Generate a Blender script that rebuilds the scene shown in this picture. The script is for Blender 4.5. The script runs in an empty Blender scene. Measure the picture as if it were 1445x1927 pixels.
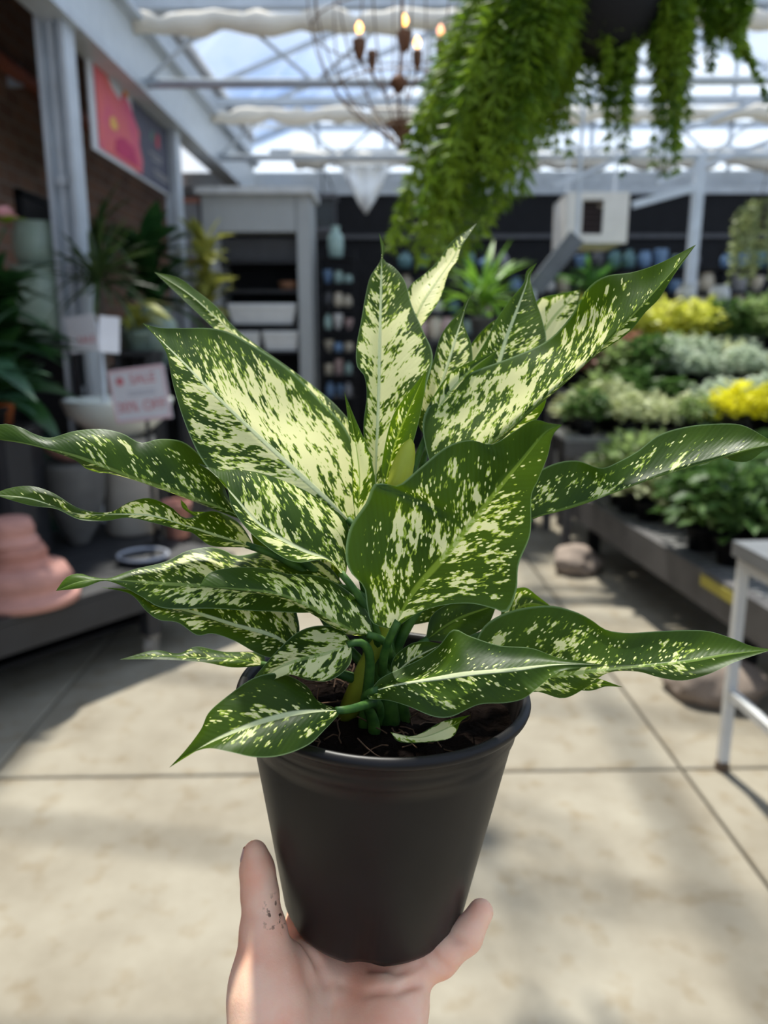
import bpy, bmesh, math, random
import numpy as np
from mathutils import Vector, Matrix, noise as mnoise

random.seed(7)
scene = bpy.context.scene
COL = scene.collection

# ------------------------------------------------------------------ camera
F, CX, CY = 1448.0, 722.5, 963.5            # focal length and centre for a 1445 x 1927 frame
PITCH, YAW, CAMH = math.radians(12.6), math.radians(1.08), 1.5
cam_data = bpy.data.cameras.new('camera')
cam = bpy.data.objects.new('camera', cam_data); COL.objects.link(cam)
cam.location = (0, 0, CAMH)
cam.rotation_euler = (math.pi/2 - PITCH, 0, YAW)
cam_data.sensor_fit = 'VERTICAL'
cam_data.sensor_height = 36.0
cam_data.lens = 36.0*F/1927.0
cam_data.clip_start = 0.02
cam_data.dof.use_dof = True
cam_data.dof.focus_distance = 0.405
cam_data.dof.aperture_fstop = 6.4
scene.camera = cam

# ------------------------------------------------------------------ world and sun
SUN_TO = Vector((-0.10, 0.41, 0.91)).normalized()
sun_data = bpy.data.lights.new('sun', 'SUN')
sun_data.energy = 6.0; sun_data.angle = math.radians(2.2); sun_data.color = (1.0, 0.945, 0.84)
sun = bpy.data.objects.new('sun', sun_data); COL.objects.link(sun)
sun.rotation_euler = SUN_TO.to_track_quat('Z', 'Y').to_euler()
sun.location = (-3, 4, 9)

world = bpy.data.worlds.new('sky'); scene.world = world
world.use_nodes = True
wn, wl = world.node_tree.nodes, world.node_tree.links
wn.clear()
w_out = wn.new('ShaderNodeOutputWorld'); w_bg = wn.new('ShaderNodeBackground')
w_tc = wn.new('ShaderNodeTexCoord'); w_no = wn.new('ShaderNodeTexNoise'); w_cr = wn.new('ShaderNodeValToRGB')
w_no.inputs['Scale'].default_value = 3.2; w_no.inputs['Detail'].default_value = 5; w_no.inputs['Roughness'].default_value = 0.55
e = w_cr.color_ramp.elements
e[0].position = 0.33; e[0].color = (0.16, 0.38, 0.86, 1)
e[1].position = 0.64; e[1].color = (0.86, 0.92, 1.0, 1)
m_ = e.new(0.45); m_.color = (0.52, 0.69, 0.98, 1)
wl.new(w_tc.outputs['Generated'], w_no.inputs['Vector'])
wl.new(w_no.outputs['Fac'], w_cr.inputs['Fac'])
wl.new(w_cr.outputs['Color'], w_bg.inputs['Color'])
w_bg.inputs['Strength'].default_value = 0.80
wl.new(w_bg.outputs['Background'], w_out.inputs['Surface'])

scene.view_settings.view_transform = 'Standard'
scene.view_settings.look = 'None'
scene.view_settings.exposure = 0.55
scene.view_settings.gamma = 1.0
scene.view_settings.use_curve_mapping = False
scene.cycles.use_denoising = True
scene.cycles.max_bounces = 8
scene.cycles.transparent_max_bounces = 12

# ------------------------------------------------------------------ photo geometry: a pixel and a known plane give a point in the place
_cy, _sy, _cp, _sp = math.cos(YAW), math.sin(YAW), math.cos(PITCH), math.sin(PITCH)
RIGHT = Vector((_cy, _sy, 0)); FWD = Vector((-_sy*_cp, _cy*_cp, -_sp)); UP = Vector((-_sy*_sp, _cy*_sp, _cp))
CAM = Vector((0, 0, CAMH))
def ray(px, py): return FWD + RIGHT*((px-CX)/F) - UP*((py-CY)/F)
def W(px, py, z): return CAM + ray(px, py)*z                       # z: depth along the view axis
def FL(px, py, h=0.0):
    r = ray(px, py); return CAM + r*((h-CAMH)/r.z)                   # on a level plane
def PY(px, py, Y):
    r = ray(px, py); return CAM + r*(Y/r.y)                          # on a plane of constant depth
def PX(px, py, X):
    r = ray(px, py); return CAM + r*(X/r.x)

# ------------------------------------------------------------------ materials
MATS = {}
def nodes_of(name):
    m = bpy.data.materials.new(name); m.use_nodes = True
    nt = m.node_tree; nt.nodes.clear()
    out = nt.nodes.new('ShaderNodeOutputMaterial')
    return m, nt, out
def mat(name, col, rough=0.5, metal=0.0, var=0.15, scale=8.0, bump=0.0, spec=0.5, col2=None, emit=None, estr=0.0, sss=0.0):
    if name in MATS: return MATS[name]
    m, nt, out = nodes_of(name)
    p = nt.nodes.new('ShaderNodeBsdfPrincipled')
    tc = nt.nodes.new('ShaderNodeTexCoord'); no = nt.nodes.new('ShaderNodeTexNoise')
    no.inputs['Scale'].default_value = scale; no.inputs['Detail'].default_value = 4
    nt.links.new(tc.outputs['Object'], no.inputs['Vector'])
    cr = nt.nodes.new('ShaderNodeValToRGB')
    c2 = col2 or tuple(min(1, c*(1+var)) for c in col)
    c1 = col if col2 else tuple(c*(1-var) for c in col)
    cr.color_ramp.elements[0].color = (*c1, 1); cr.color_ramp.elements[1].color = (*c2, 1)
    cr.color_ramp.elements[0].position = 0.3; cr.color_ramp.elements[1].position = 0.7
    nt.links.new(no.outputs['Fac'], cr.inputs['Fac'])
    nt.links.new(cr.outputs['Color'], p.inputs['Base Color'])
    p.inputs['Roughness'].default_value = rough; p.inputs['Metallic'].default_value = metal
    p.inputs['Specular IOR Level'].default_value = spec
    if emit:
        p.inputs['Emission Color'].default_value = (*emit, 1); p.inputs['Emission Strength'].default_value = estr
    if bump:
        b = nt.nodes.new('ShaderNodeBump'); b.inputs['Strength'].default_value = bump; b.inputs['Distance'].default_value = 0.02
        nt.links.new(no.outputs['Fac'], b.inputs['Height']); nt.links.new(b.outputs['Normal'], p.inputs['Normal'])
    nt.links.new(p.outputs['BSDF'], out.inputs['Surface'])
    MATS[name] = m; return m
def leaf_mat(name, c1, c2, trans=0.35, scale=20.0, rough=0.45):
    """plain foliage: two greens, some light comes through"""
    if name in MATS: return MATS[name]
    m, nt, out = nodes_of(name)
    p = nt.nodes.new('ShaderNodeBsdfPrincipled'); t = nt.nodes.new('ShaderNodeBsdfTranslucent'); mx = nt.nodes.new('ShaderNodeMixShader')
    tc = nt.nodes.new('ShaderNodeTexCoord'); no = nt.nodes.new('ShaderNodeTexNoise'); cr = nt.nodes.new('ShaderNodeValToRGB')
    no.inputs['Scale'].default_value = scale
    cr.color_ramp.elements[0].color = (*c1, 1); cr.color_ramp.elements[1].color = (*c2, 1)
    cr.color_ramp.elements[0].position = 0.35; cr.color_ramp.elements[1].position = 0.65
    L = nt.links.new
    L(tc.outputs['Object'], no.inputs['Vector']); L(no.outputs['Fac'], cr.inputs['Fac'])
    L(cr.outputs['Color'], p.inputs['Base Color']); L(cr.outputs['Color'], t.inputs['Color'])
    p.inputs['Roughness'].default_value = rough; p.inputs['Specular IOR Level'].default_value = 0.35
    mx.inputs[0].default_value = trans
    L(p.outputs['BSDF'], mx.inputs[1]); L(t.outputs['BSDF'], mx.inputs[2]); L(mx.outputs[0], out.inputs['Surface'])
    MATS[name] = m; return m
def glass_mat(name, tint, haze):
    if name in MATS: return MATS[name]
    m, nt, out = nodes_of(name)
    tr = nt.nodes.new('ShaderNodeBsdfTransparent'); tr.inputs['Color'].default_value = (*tint, 1)
    tl = nt.nodes.new('ShaderNodeBsdfTranslucent'); tl.inputs['Color'].default_value = (0.9, 0.93, 0.96, 1)
    gl = nt.nodes.new('ShaderNodeBsdfGlossy'); gl.inputs['Roughness'].default_value = 0.05
    fw_ = nt.nodes.new('ShaderNodeLayerWeight'); pw = nt.nodes.new('ShaderNodeMath'); pw.operation = 'POWER'; pw.inputs[1].default_value = 5
    fr = nt.nodes.new('ShaderNodeMath'); fr.operation = 'MULTIPLY_ADD'; fr.inputs[1].default_value = .45; fr.inputs[2].default_value = .02
    nt.links.new(fw_.outputs['Facing'], pw.inputs[0]); nt.links.new(pw.outputs[0], fr.inputs[0])
    a = nt.nodes.new('ShaderNodeMixShader'); b = nt.nodes.new('ShaderNodeMixShader')
    a.inputs[0].default_value = haze
    L = nt.links.new
    L(tr.outputs[0], a.inputs[1]); L(tl.outputs[0], a.inputs[2])
    L(fr.outputs[0], b.inputs[0]); L(a.outputs[0], b.inputs[1]); L(gl.outputs[0], b.inputs[2]); L(b.outputs[0], out.inputs['Surface'])
    MATS[name] = m; return m

# ------------------------------------------------------------------ mesh helpers
class MB:
    """collects shapes; build() links them as one mesh object"""
    def __init__(s): s.v = []; s.f = []
    def add(s, v, f):
        o = len(s.v); s.v += [Vector(p) for p in v]; s.f += [tuple(i+o for i in q) for q in f]; return s
    def box(s, c, size, rot=None):
        hx, hy, hz = [d/2 for d in size]; c = Vector(c)
        v = [Vector((x, y, z)) for x in (-hx, hx) for y in (-hy, hy) for z in (-hz, hz)]
        if rot is not None: v = [rot @ p for p in v]
        return s.add([p+c for p in v], [(0,1,3,2),(4,6,7,5),(0,4,5,1),(2,3,7,6),(0,2,6,4),(1,5,7,3)])
    def bar(s, a, b, w, h=None, up=(0,0,1)):
        a, b = Vector(a), Vector(b); d = (b-a); L = d.length; d.normalize(); up = Vector(up)
        if abs(d.dot(up)) > 0.98: up = Vector((0, 1, 0))
        x = d.cross(up).normalized(); y = x.cross(d)
        h = h or w
        v = [p + x*sx*w/2 + y*sy*h/2 for p in (a, b) for sx, sy in ((-1,-1),(1,-1),(1,1),(-1,1))]
        return s.add(v, [(3,2,1,0),(4,5,6,7),(0,1,5,4),(1,2,6,5),(2,3,7,6),(3,0,4,7)])
    def tube(s, pts, r, n=8, cap=True):
        pts = [Vector(p) for p in pts]; rs = r if isinstance(r, (list, tuple)) else [r]*len(pts)
        rings = []; prev = None
        for i, p in enumerate(pts):
            d = (pts[min(i+1, len(pts)-1)] - pts[max(i-1, 0)])
            d = d.normalized() if d.length > 1e-9 else Vector((0, 0, 1))
            if prev is None:
                a = Vector((0, 0, 1)) if abs(d.z) < 0.9 else Vector((1, 0, 0)); x = d.cross(a).normalized()
            else: x = (prev - d*prev.dot(d)); x = x.normalized() if x.length > 1e-6 else d.orthogonal().normalized()
            prev = x; y = d.cross(x)
            rings.append([p + (x*math.cos(2*math.pi*k/n) + y*math.sin(2*math.pi*k/n))*rs[i] for k in range(n)])
        v = [q for rg in rings for q in rg]; f = []
        for i in range(len(rings)-1):
            for k in range(n):
                k2 = (k+1) % n; f.append((i*n+k, i*n+k2, (i+1)*n+k2, (i+1)*n+k))
        if cap: f.append(tuple(range(n))[::-1]); f.append(tuple((len(rings)-1)*n+k for k in range(n)))
        return s.add(v, f)
    def lathe(s, prof, c=(0,0,0), n=32, M=None, close=False):
        c = Vector(c); v = []; f = []
        for r, z in prof:
            for k in range(n):
                a = 2*math.pi*k/n; p = Vector((r*math.cos(a), r*math.sin(a), z))
                v.append((M @ p if M else p) + c)
        m = len(prof)
        for i in range(m-1):
            for k in range(n):
                k2 = (k+1) % n; f.append((i*n+k, i*n+k2, (i+1)*n+k2, (i+1)*n+k))
        if prof[0][0] > 1e-6: f.append(tuple(range(n))[::-1])
        if prof[-1][0] > 1e-6 and close: f.append(tuple((m-1)*n+k for k in range(n)))
        return s.add(v, f)
    def build(s, name, material, parent=None, smooth=False, **props):
        off = Vector((0,0,0))
        if parent is not None:
            off = wloc(parent)
        elif props.pop('recenter', False):
            off = sum(s.v, Vector())/max(1, len(s.v))
        me = bpy.data.meshes.new(name)
        me.from_pydata([tuple(p-off) for p in s.v], [], s.f)
        if smooth: me.polygons.foreach_set('use_smooth', [True]*len(me.polygons))
        if material: me.materials.append(material)
        o = bpy.data.objects.new(name, me); COL.objects.link(o)
        if parent is not None: o.parent = parent
        else: o.location = off
        for k, v in props.items(): o[k] = v
        return o
def wloc(o):
    """location of an unrotated parent chain"""
    p = Vector(o.location)
    while o.parent is not None: o = o.parent; p += Vector(o.location)
    return p
def tag(o, label=None, cat=None, group=None, kind=None):
    if label: o['label'] = label
    if cat: o['category'] = cat
    if group: o['group'] = group
    if kind: o['kind'] = kind
    return o
def thing(name, label, cat, loc=(0,0,0), group=None, rz=0.0):
    o = bpy.data.objects.new(name, None); COL.objects.link(o); o.location = loc; o.rotation_euler = (0, 0, rz)
    o.empty_display_size = 0.05
    return tag(o, label, cat, group)
def copy_tree(o, parent=None):
    c = o.copy(); COL.objects.link(c); c.parent = parent
    for ch in list(o.children): copy_tree(ch, c)
    return c
def struct(o): o['kind'] = 'structure'; return o

# ================================================================== STRUCTURE
M_concrete, nt, out = nodes_of('concrete')
p = nt.nodes.new('ShaderNodeBsdfPrincipled'); tc = nt.nodes.new('ShaderNodeTexCoord')
n1 = nt.nodes.new('ShaderNodeTexNoise'); n1.inputs['Scale'].default_value = 2.4; n1.inputs['Detail'].default_value = 8; n1.inputs['Roughness'].default_value = 0.62
n2 = nt.nodes.new('ShaderNodeTexNoise'); n2.inputs['Scale'].default_value = 11; n2.inputs['Detail'].default_value = 6
cr = nt.nodes.new('ShaderNodeValToRGB'); cr2 = nt.nodes.new('ShaderNodeValToRGB'); mx = nt.nodes.new('ShaderNodeMixRGB'); mx.blend_type = 'MULTIPLY'; mx.inputs[0].default_value = 1
cr.color_ramp.elements[0].position = .30; cr.color_ramp.elements[0].color = (.20, .17, .122, 1)
cr.color_ramp.elements[1].position = .68; cr.color_ramp.elements[1].color = (.31, .278, .214, 1)
cr2.color_ramp.elements[0].position = .26; cr2.color_ramp.elements[0].color = (.80, .72, .60, 1)
cr2.color_ramp.elements[1].position = .46; cr2.color_ramp.elements[1].color = (1, 1, 1, 1)
L = nt.links.new
L(tc.outputs['Object'], n1.inputs['Vector']); L(tc.outputs['Object'], n2.inputs['Vector'])
L(n1.outputs['Fac'], cr.inputs['Fac']); L(n2.outputs['Fac'], cr2.inputs['Fac'])
L(cr.outputs['Color'], mx.inputs[1]); L(cr2.outputs['Color'], mx.inputs[2]); L(mx.outputs[0], p.inputs['Base Color'])
p.inputs['Roughness'].default_value = .75; p.inputs['Specular IOR Level'].default_value = .3
bp = nt.nodes.new('ShaderNodeBump'); bp.inputs['Strength'].default_value = .15; bp.inputs['Distance'].default_value = .01
L(n2.outputs['Fac'], bp.inputs['Height']); L(bp.outputs['Normal'], p.inputs['Normal']); L(p.outputs['BSDF'], out.inputs['Surface'])

M_joint = mat('joint_fill', (.20, .185, .16), .9)
M_steel = mat('galvanised_steel', (.52, .56, .60), .45, .1, .10, 6)
M_black = mat('black_paint', (.008, .008, .0095), .6, 0, .2, spec=.2)
M_white = mat('white_paint', (.78, .78, .76), .5, 0, .05)
M_curtain = mat('shade_cloth', (.74, .68, .58), .9, 0, .10, 3, bump=.4)
M_pane = glass_mat('roof_glass', (.95, .965, .98), .05)
M_frost = glass_mat('frosted_glass', (.80, .84, .88), .60)

# floor: slab bed plus poured slabs, joints between them
fl = MB().box((1.0, 4.2, -0.04), (17, 16, 0.04)).build('floor', M_joint); struct(fl)
corner = FL(1283, 1446)                                            # where two joints cross in the photo
GA = math.radians(2.5); gx = Vector((math.cos(GA), math.sin(GA), 0)); gy = Vector((-math.sin(GA), math.cos(GA), 0))
SW, SL = 2.45, 1.75
sm = MB(); gap = .006
v = []
hx, hy = SW/2-gap, SL/2-gap
top = [(-hx,-hy),(hx,-hy),(hx,hy),(-hx,hy)]
b_ = .006
v = [(x, y, -.03) for x, y in top] + [(x, y, -.004) for x, y in top] + [(x*(1-b_/hx), y*(1-b_/hy), 0) for x, y in top]
sm.add(v, [(0,1,5,4),(1,2,6,5),(2,3,7,6),(3,0,4,7),(4,5,9,8),(5,6,10,9),(6,7,11,10),(7,4,8,11),(8,9,10,11)])
slab0 = None
for i in range(-3, 3):
    for j in range(-2, 5):
        c = corner + gx*((i+.5)*SW) + gy*((j+.5)*SL)
        if slab0 is None: slab0 = sm.build('slab', M_concrete); s_ = slab0
        else: s_ = slab0.copy(); COL.objects.link(s_)
        s_.parent = fl; s_.location = (c.x, c.y, 0); s_.rotation_euler = (0, 0, GA)

# left brick wall
M_brick, nt, out = nodes_of('brick')
p = nt.nodes.new('ShaderNodeBsdfPrincipled'); tc = nt.nodes.new('ShaderNodeTexCoord'); mp = nt.nodes.new('ShaderNodeMapping')
br = nt.nodes.new('ShaderNodeTexBrick'); mp.inputs['Rotation'].default_value = (math.pi/2, 0, math.pi/2)
br.inputs['Color1'].default_value = (.30, .16, .10, 1); br.inputs['Color2'].default_value = (.19, .105, .07, 1); br.inputs['Mortar'].default_value = (.27, .22, .18, 1)
br.inputs['Scale'].default_value = 2.2; br.inputs['Mortar Size'].default_value = .018
sx = nt.nodes.new('ShaderNodeSeparateXYZ'); cx_ = nt.nodes.new('ShaderNodeCombineXYZ')
L = nt.links.new
L(tc.outputs['Object'], sx.inputs[0]); L(sx.outputs['Y'], cx_.inputs['X']); L(sx.outputs['Z'], cx_.inputs['Y']); L(cx_.outputs[0], br.inputs['Vector'])
L(br.outputs['Color'], p.inputs['Base Color']); p.inputs['Roughness'].default_value = .85
L(p.outputs['BSDF'], out.inputs['Surface'])
WX = -2.85
struct(MB().box((WX-.12, 4.0, 2.05), (.24, 13.4, 4.1)).build('wall_left', M_brick))
# back wall: black boarding below, pale gable above
BY = 10.7
zb = PY(750, 352, BY).z
back = struct(MB().box((1.9, BY+.1, zb/2), (9.7, .2, zb)).build('wall_back', M_black))
pb = [PY(750, y, BY-.01).z for y in (446, 640)]
MB().box((1.9, BY-.03, pb[0]), (9.4, .05, .05)).build('rail', mat('charcoal_rail', (.07,.07,.075), .5), back)
MB().box((1.9, BY-.02, zb-.05), (9.6, .06, .10)).build('cap', M_steel, back)
gab = struct(MB().box((1.9, BY+.13, zb+.10), (9.7, .12, .2)).build('trim_1', M_steel))
# back gable: frosted panes between mullions
EZ, RZ, RXm, EX0, EX1 = 4.0, 5.7, 2.475, -1.95, 6.9
def roof_z(x): return EZ + (RZ-EZ)*(1-abs(x-RXm)/((EX1-EX0)/2))
g = thing('window_1', None, None, (1.9, BY+.1, zb)); g['kind'] = 'structure'
xs = np.linspace(EX0, EX1, 11)
for a, b in zip(xs[:-1], xs[1:]):
    m = MB(); za, zb2 = roof_z(a), roof_z(b); y0 = BY+.08
    q = [(a+.03, zb+.2), (b-.03, zb+.2), (b-.03, zb2-.05), (a+.03, za-.05)]
    m.add([(x, y0, z) for x, z in q]+[(x, y0+.012, z) for x, z in q], [(0,1,2,3),(7,6,5,4),(0,4,5,1),(1,5,6,2),(2,6,7,3),(3,7,4,0)])
    m.build('pane', M_frost, g)
    MB().bar((b, y0, zb+.15), (b, y0, zb2), .05).build('mullion', M_steel, g)
MB().bar((EX0, y0, zb+.75), (EX1, y0, zb+.75), .05).build('transom', M_steel, g)
# right wall, out of frame: glazed side
wr = thing('wall_right', None, None, (EX1, 4, 0)); wr['kind'] = 'structure'
MB().box((EX1, 4, .5), (.12, 13.4, 1.0)).build('plinth', M_steel, wr)
for k in range(9):
    y = -2.6+1.47*k
    MB().box((EX1, y+.735, 2.65), (.02, 1.42, 3.3)).build('pane', M_pane, wr)
    MB().box((EX1, y, 2.65), (.08, .06, 3.4)).build('mullion', M_steel, wr)

# wall behind the photographer
wf = thing('wall_front', None, None, (2, -2.9, 0)); wf['kind'] = 'structure'
MB().box((2, -2.9, .4), (9.7, .12, .8)).build('plinth', M_steel, wf)
for k in range(7):
    x = EX0+1.4*k
    MB().box((x+.7, -2.9, 2.55), (1.35, .02, 3.4)).build('pane', M_pane, wf)
    MB().box((x, -2.9, 2.55), (.06, .08, 3.5)).build('mullion', M_steel, wf)

# roof: rafters, purlins, panes
rf = thing('ceiling', None, None, (RXm, 4, EZ)); rf['kind'] = 'structure'
Y0r, Y1r, NB = -2.8, 10.8, 12
ys = np.linspace(Y0r, Y1r, NB+1)
for side in (0, 1):
    xe = EX0 if side == 0 else EX1
    for i, y in enumerate(ys):
        MB().bar((xe, y, EZ), (RXm, y, RZ), .03, .05).build('glazing_bar', M_steel, rf)
    for t in (0, .52, 1):
        if side == 1 and t == 1: continue
        x = xe+(RXm-xe)*t
        MB().bar((x, Y0r, roof_z(x)-.05), (x, Y1r, roof_z(x)-.05), .06, .08).build('purlin', M_steel, rf)
    for i in range(NB):
        for t0, t1 in ((0, .52), (.52, 1)):
            xa, xb = xe+(RXm-xe)*t0, xe+(RXm-xe)*t1
            q = [(xa, ys[i]+.03), (xb, ys[i]+.03), (xb, ys[i+1]-.03), (xa, ys[i+1]-.03)]
            m = MB(); m.add([(x, y, roof_z(x)+.02) for x, y in q]+[(x, y, roof_z(x)+.028) for x, y in q], [(0,1,2,3),(7,6,5,4),(0,4,5,1),(1,5,6,2),(2,6,7,3),(3,7,4,0)])
            m.build('pane', M_pane, rf)

# trusses with furled shade curtains
TY = [-.3, 2.85, 6.05, 8.35]
t_bot = PY(750, 155, 6.05).z; t_cur = PY(750, 47, 6.05).z
for k, y in enumerate(TY):
    t = thing('trim_%d' % (k+2), None, None, (RXm, y, t_bot)); t['kind'] = 'structure'
    MB().tube([(EX0+.05, y, t_bot), (EX1, y, t_bot)], .032, 10).build('bottom_chord', M_steel, t, True)
    MB().bar((EX0+.05, y, t_cur+.14), (EX1, y, t_cur+.14), .07, .07).build('top_chord', M_steel, t)
    x = EX0+.1; n = 0
    while x < EX1-.6:
        a, b = (t_bot, t_cur+.12) if n % 2 == 0 else (t_cur+.12, t_bot)
        MB().tube([(x, y, a), (x+.62, y, b)], .014, 6).build('web', M_steel, t, True)
        x += .62; n += 1
    # curtain: lumpy furled cloth
    pts = []; rs = []
    for i in range(90):
        xx = EX0+.08+(EX1-EX0-.2)*i/89
        pts.append((xx, y-.06+.012*math.sin(i*1.7), t_cur+.014*math.sin(i*.9+k)+.01*math.sin(i*2.3))); rs.append(.070+.014*math.sin(i*1.31+k)+.008*math.sin(i*3.1))
    MB().tube(pts, rs, 12).build('shade_curtain', M_curtain, t, True)
# curtain sagging along the back gable
t = thing('trim_7', None, None, (RXm, BY-.25, zb)); t['kind'] = 'structure'
pts = []; rs = []
zc = PY(750, 303, BY-.3).z
for i in range(90):
    xx = EX0+.6+(EX1-EX0-.8)*i/89
    pts.append((xx, BY-.3, zc+.03*math.sin(i*.45)+.02*math.sin(i*1.3))); rs.append(.10+.03*math.sin(i*.8)+.015*math.sin(i*2.1))
MB().tube(pts, rs, 12).build('shade_curtain', M_curtain, t, True)
MB().tube([(EX0+.3, BY-.2, PY(750,284,BY-.2).z), (EX1, BY-.2, PY(750,284,BY-.2).z)], .035, 8).build('bottom_chord', M_steel, t, True)

# gutter beam on the column line, lean-to roof between it and the brick wall
M_fascia = mat('pale_fascia', (.60, .64, .66), .5, 0, .06)
GXB = EX0+.02
g0, g1 = PX(320, 232, GXB).z, PX(300, 118, GXB).z
gb = struct(MB().box((GXB, 4, (g0+g1)/2), (.12, 13.2, g1-g0)).build('trim_8', M_fascia))
MB().box((GXB+.02, 4, g1+.02), (.24, 13.2, .05)).build('gutter_lip', M_steel, gb)
MB().box((GXB+.02, 4, g0-.02), (.18, 13.2, .05)).build('lower_flange', M_steel, gb)
MB().box((GXB-.02, 4, (g1+EZ)/2), (.05, 13.2, EZ-g1)).build('upstand', M_steel, gb)
struct(MB().box(((GXB+WX)/2-.1, 4, 4.06), (GXB-WX+.3, 13.4, .10)).build('ceiling', mat('grey_soffit', (.30, .29, .28), .8)))
def channel_post(x, y, w, name, h=4.0):
    o = thing(name, None, None, (x, y, 0)); o['kind'] = 'structure'
    MB().box((x, y, h/2), (w, .05, h)).build('web', M_steel, o)
    MB().box((x-w/2, y, h/2), (.03, .16, h)).build('flange', M_steel, o)
    MB().box((x+w/2, y, h/2), (.03, .16, h)).build('flange', M_steel, o)
    MB().box((x, y-.02, h/2), (.03, .09, h)).build('rib', M_steel, o)
    for z in (1.2, 2.4, 3.3): MB().box((x, y-.05, z), (.06, .06, .05)).build('bolt_plate', M_steel, o)
    return o
pp = PX(118, 250, GXB-.02); channel_post(pp.x, pp.y, .13, 'trim_9', g0)
pp = PX(331, 420, GXB-.02); channel_post(pp.x, pp.y, .08, 'trim_10', g0)

M_copper = mat('rusty_red_pipe', (.42, .13, .075), .5, .2)
pa, pb_ = PX(40, 142, WX+.10), PX(455, 420, WX+.10)
pipe = thing('wall_pipe', 'rust red water pipe running along the brick wall', 'pipe', (pa.x, 5, pa.z))
MB().tube([(pa.x, 1.5, pa.z), (pa.x, 9.8, pa.z)], .055, 14).build('tube', M_copper, pipe, True)
for y in (3.6, 5.15, 7.0, 8.8): MB().tube([(pa.x, y-.05, pa.z), (pa.x, y+.05, pa.z)], .07, 14).build('coupling', M_copper, pipe, True)
for y in (3.0, 6.1, 8.0): MB().box((pa.x-.06, y, pa.z), (.12, .04, .15)).build('bracket', M_steel, pipe)
# dark window in the brick wall
dw = PX(82, 410, WX+.02)
w2 = thing('window_2', None, None, (WX, dw.y, dw.z-.3)); w2['kind'] = 'structure'
MB().box((WX+.012, dw.y, dw.z-.12), (.03, .75, .42)).build('pane', mat('dark_pane', (.006,.006,.007), .25), w2)
for dy in (-.40, .40): MB().box((WX+.02, dw.y+dy, dw.z-.12), (.05, .05, .52)).build('window_frame', M_black, w2)
for dz in (-.24, .24): MB().box((WX+.02, dw.y, dw.z-.12+dz), (.05, .85, .05)).build('window_frame', M_black, w2)
#@@PART2
# ================================================================== THE POTTED PLANT
CR = W(722, 1288, .447); CB = W(704, 1692, .479)                   # rim centre, base centre
AX = (CR-CB).normalized(); PH = (CR-CB).length
_x = AX.cross(Vector((0, 1, 0))).normalized(); _y = AX.cross(_x)
PM = Matrix((( _x.x, _y.x, AX.x), (_x.y, _y.y, AX.y), (_x.z, _y.z, AX.z)))   # pot frame -> world
R0, R1 = .0545, .0800
plant = thing('potted_plant', 'cream speckled dieffenbachia in a black nursery pot held up by a hand', 'potted plant', CB)
M_pot = mat('black_plastic', (.010, .0085, .008), .40, 0, .15, 30, spec=.22)
def pr(t): return R0+(R1-R0)*t
H = PH
prof = [(R0*.55, .0035), (R0-.008, .0030), (R0-.005, 0.0), (R0-.001, .0008), (R0+.0006, .004), (pr(.05)+.0002, H*.05), (pr(.4), H*.4), (pr(.80), H*.80)]
prof += [(pr(.86), H*.858), (pr(.86)+.0009, H*.862), (pr(.90)+.0009, H*.90), (pr(.935)+.0009, H*.935), (pr(.935)+.0018, H*.937),
         (pr(.955)+.0018, H*.958), (pr(.957)+.0040, H*.960), (R1+.0040, H*.972), (R1+.0046, H*.985), (R1+.0040, H*.997), (R1+.0020, H+.0012), (R1-.0002, H+.0004),
         (R1-.0016, H*.985), (pr(.90)-.0018, H*.90), (pr(.5)-.0016, H*.5)]
potm = MB(); potm.lathe(prof, CB, 96, PM)
# drainage notches around the foot: push the foot in at four places
pot_loc = plant.location
for i, q in enumerate(potm.v):
    loc = PM.transposed() @ (q-CB)
    if loc.z < .0065 and loc.xy.length > R0-.012:
        a = math.atan2(loc.y, loc.x)
        for k in range(6):
            d = (a - (k*math.pi/3 + .45) + math.pi) % (2*math.pi) - math.pi
            if abs(d) < .17: loc.z += .0026*(1-(d/.17)**2)
        potm.v[i] = CB + PM @ loc
potm.build('pot', M_pot, plant, True)

# soil
M_soil = mat('potting_soil', (.0065, .004, .003), .98, 0, .6, 60, bump=.9, spec=.04)
sz = H-.018; sr = pr(sz/H)-.0012
sv = [CB+PM@Vector((0, 0, sz))]; sf = []; NR, NA = 16, 48
for i in range(1, NR+1):
    for k in range(NA):
        a = 2*math.pi*k/NA; r = sr*i/NR; pnt = Vector((r*math.cos(a), r*math.sin(a), sz))
        pnt.z += .0045*mnoise.noise(pnt*140)+.0025*mnoise.noise(pnt*420)
        sv.append(CB+PM@pnt)
for k in range(NA): sf.append((0, 1+k, 1+(k+1) % NA))
for i in range(NR-1):
    for k in range(NA):
        k2 = (k+1) % NA; a = 1+i*NA; b = a+NA; sf.append((a+k, b+k, b+k2, a+k2))
MB().add(sv, sf).build('soil', M_soil, plant, True)
M_root = mat('root_fibre', (.085, .042, .02), .9, 0, .4, 90)
rm = MB(); rr = random.Random(5)
for k in range(110):
    a = rr.uniform(0, 6.28); r = sr*math.sqrt(rr.random())*.93
    if k % 2: a = rr.uniform(math.pi*.2, math.pi*.8)*-1
    q = Vector((r*math.cos(a), r*math.sin(a), sz+.002)); pts = []
    d = Vector((rr.uniform(-1, 1), rr.uniform(-1, 1), rr.uniform(-.2, .7)))
    for s in range(6):
        pts.append(CB+PM@q); q = q+d*.0035; d += Vector((rr.uniform(-.7,.7), rr.uniform(-.7,.7), rr.uniform(-.75,.45)))
        if q.xy.length > sr*.97: q.xy *= sr*.97/q.xy.length
        q.z = max(q.z, sz)
    rm.tube(pts, .00045, 4, False)
rm.build('root_fibres', M_root, plant, True, kind='stuff')

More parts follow.
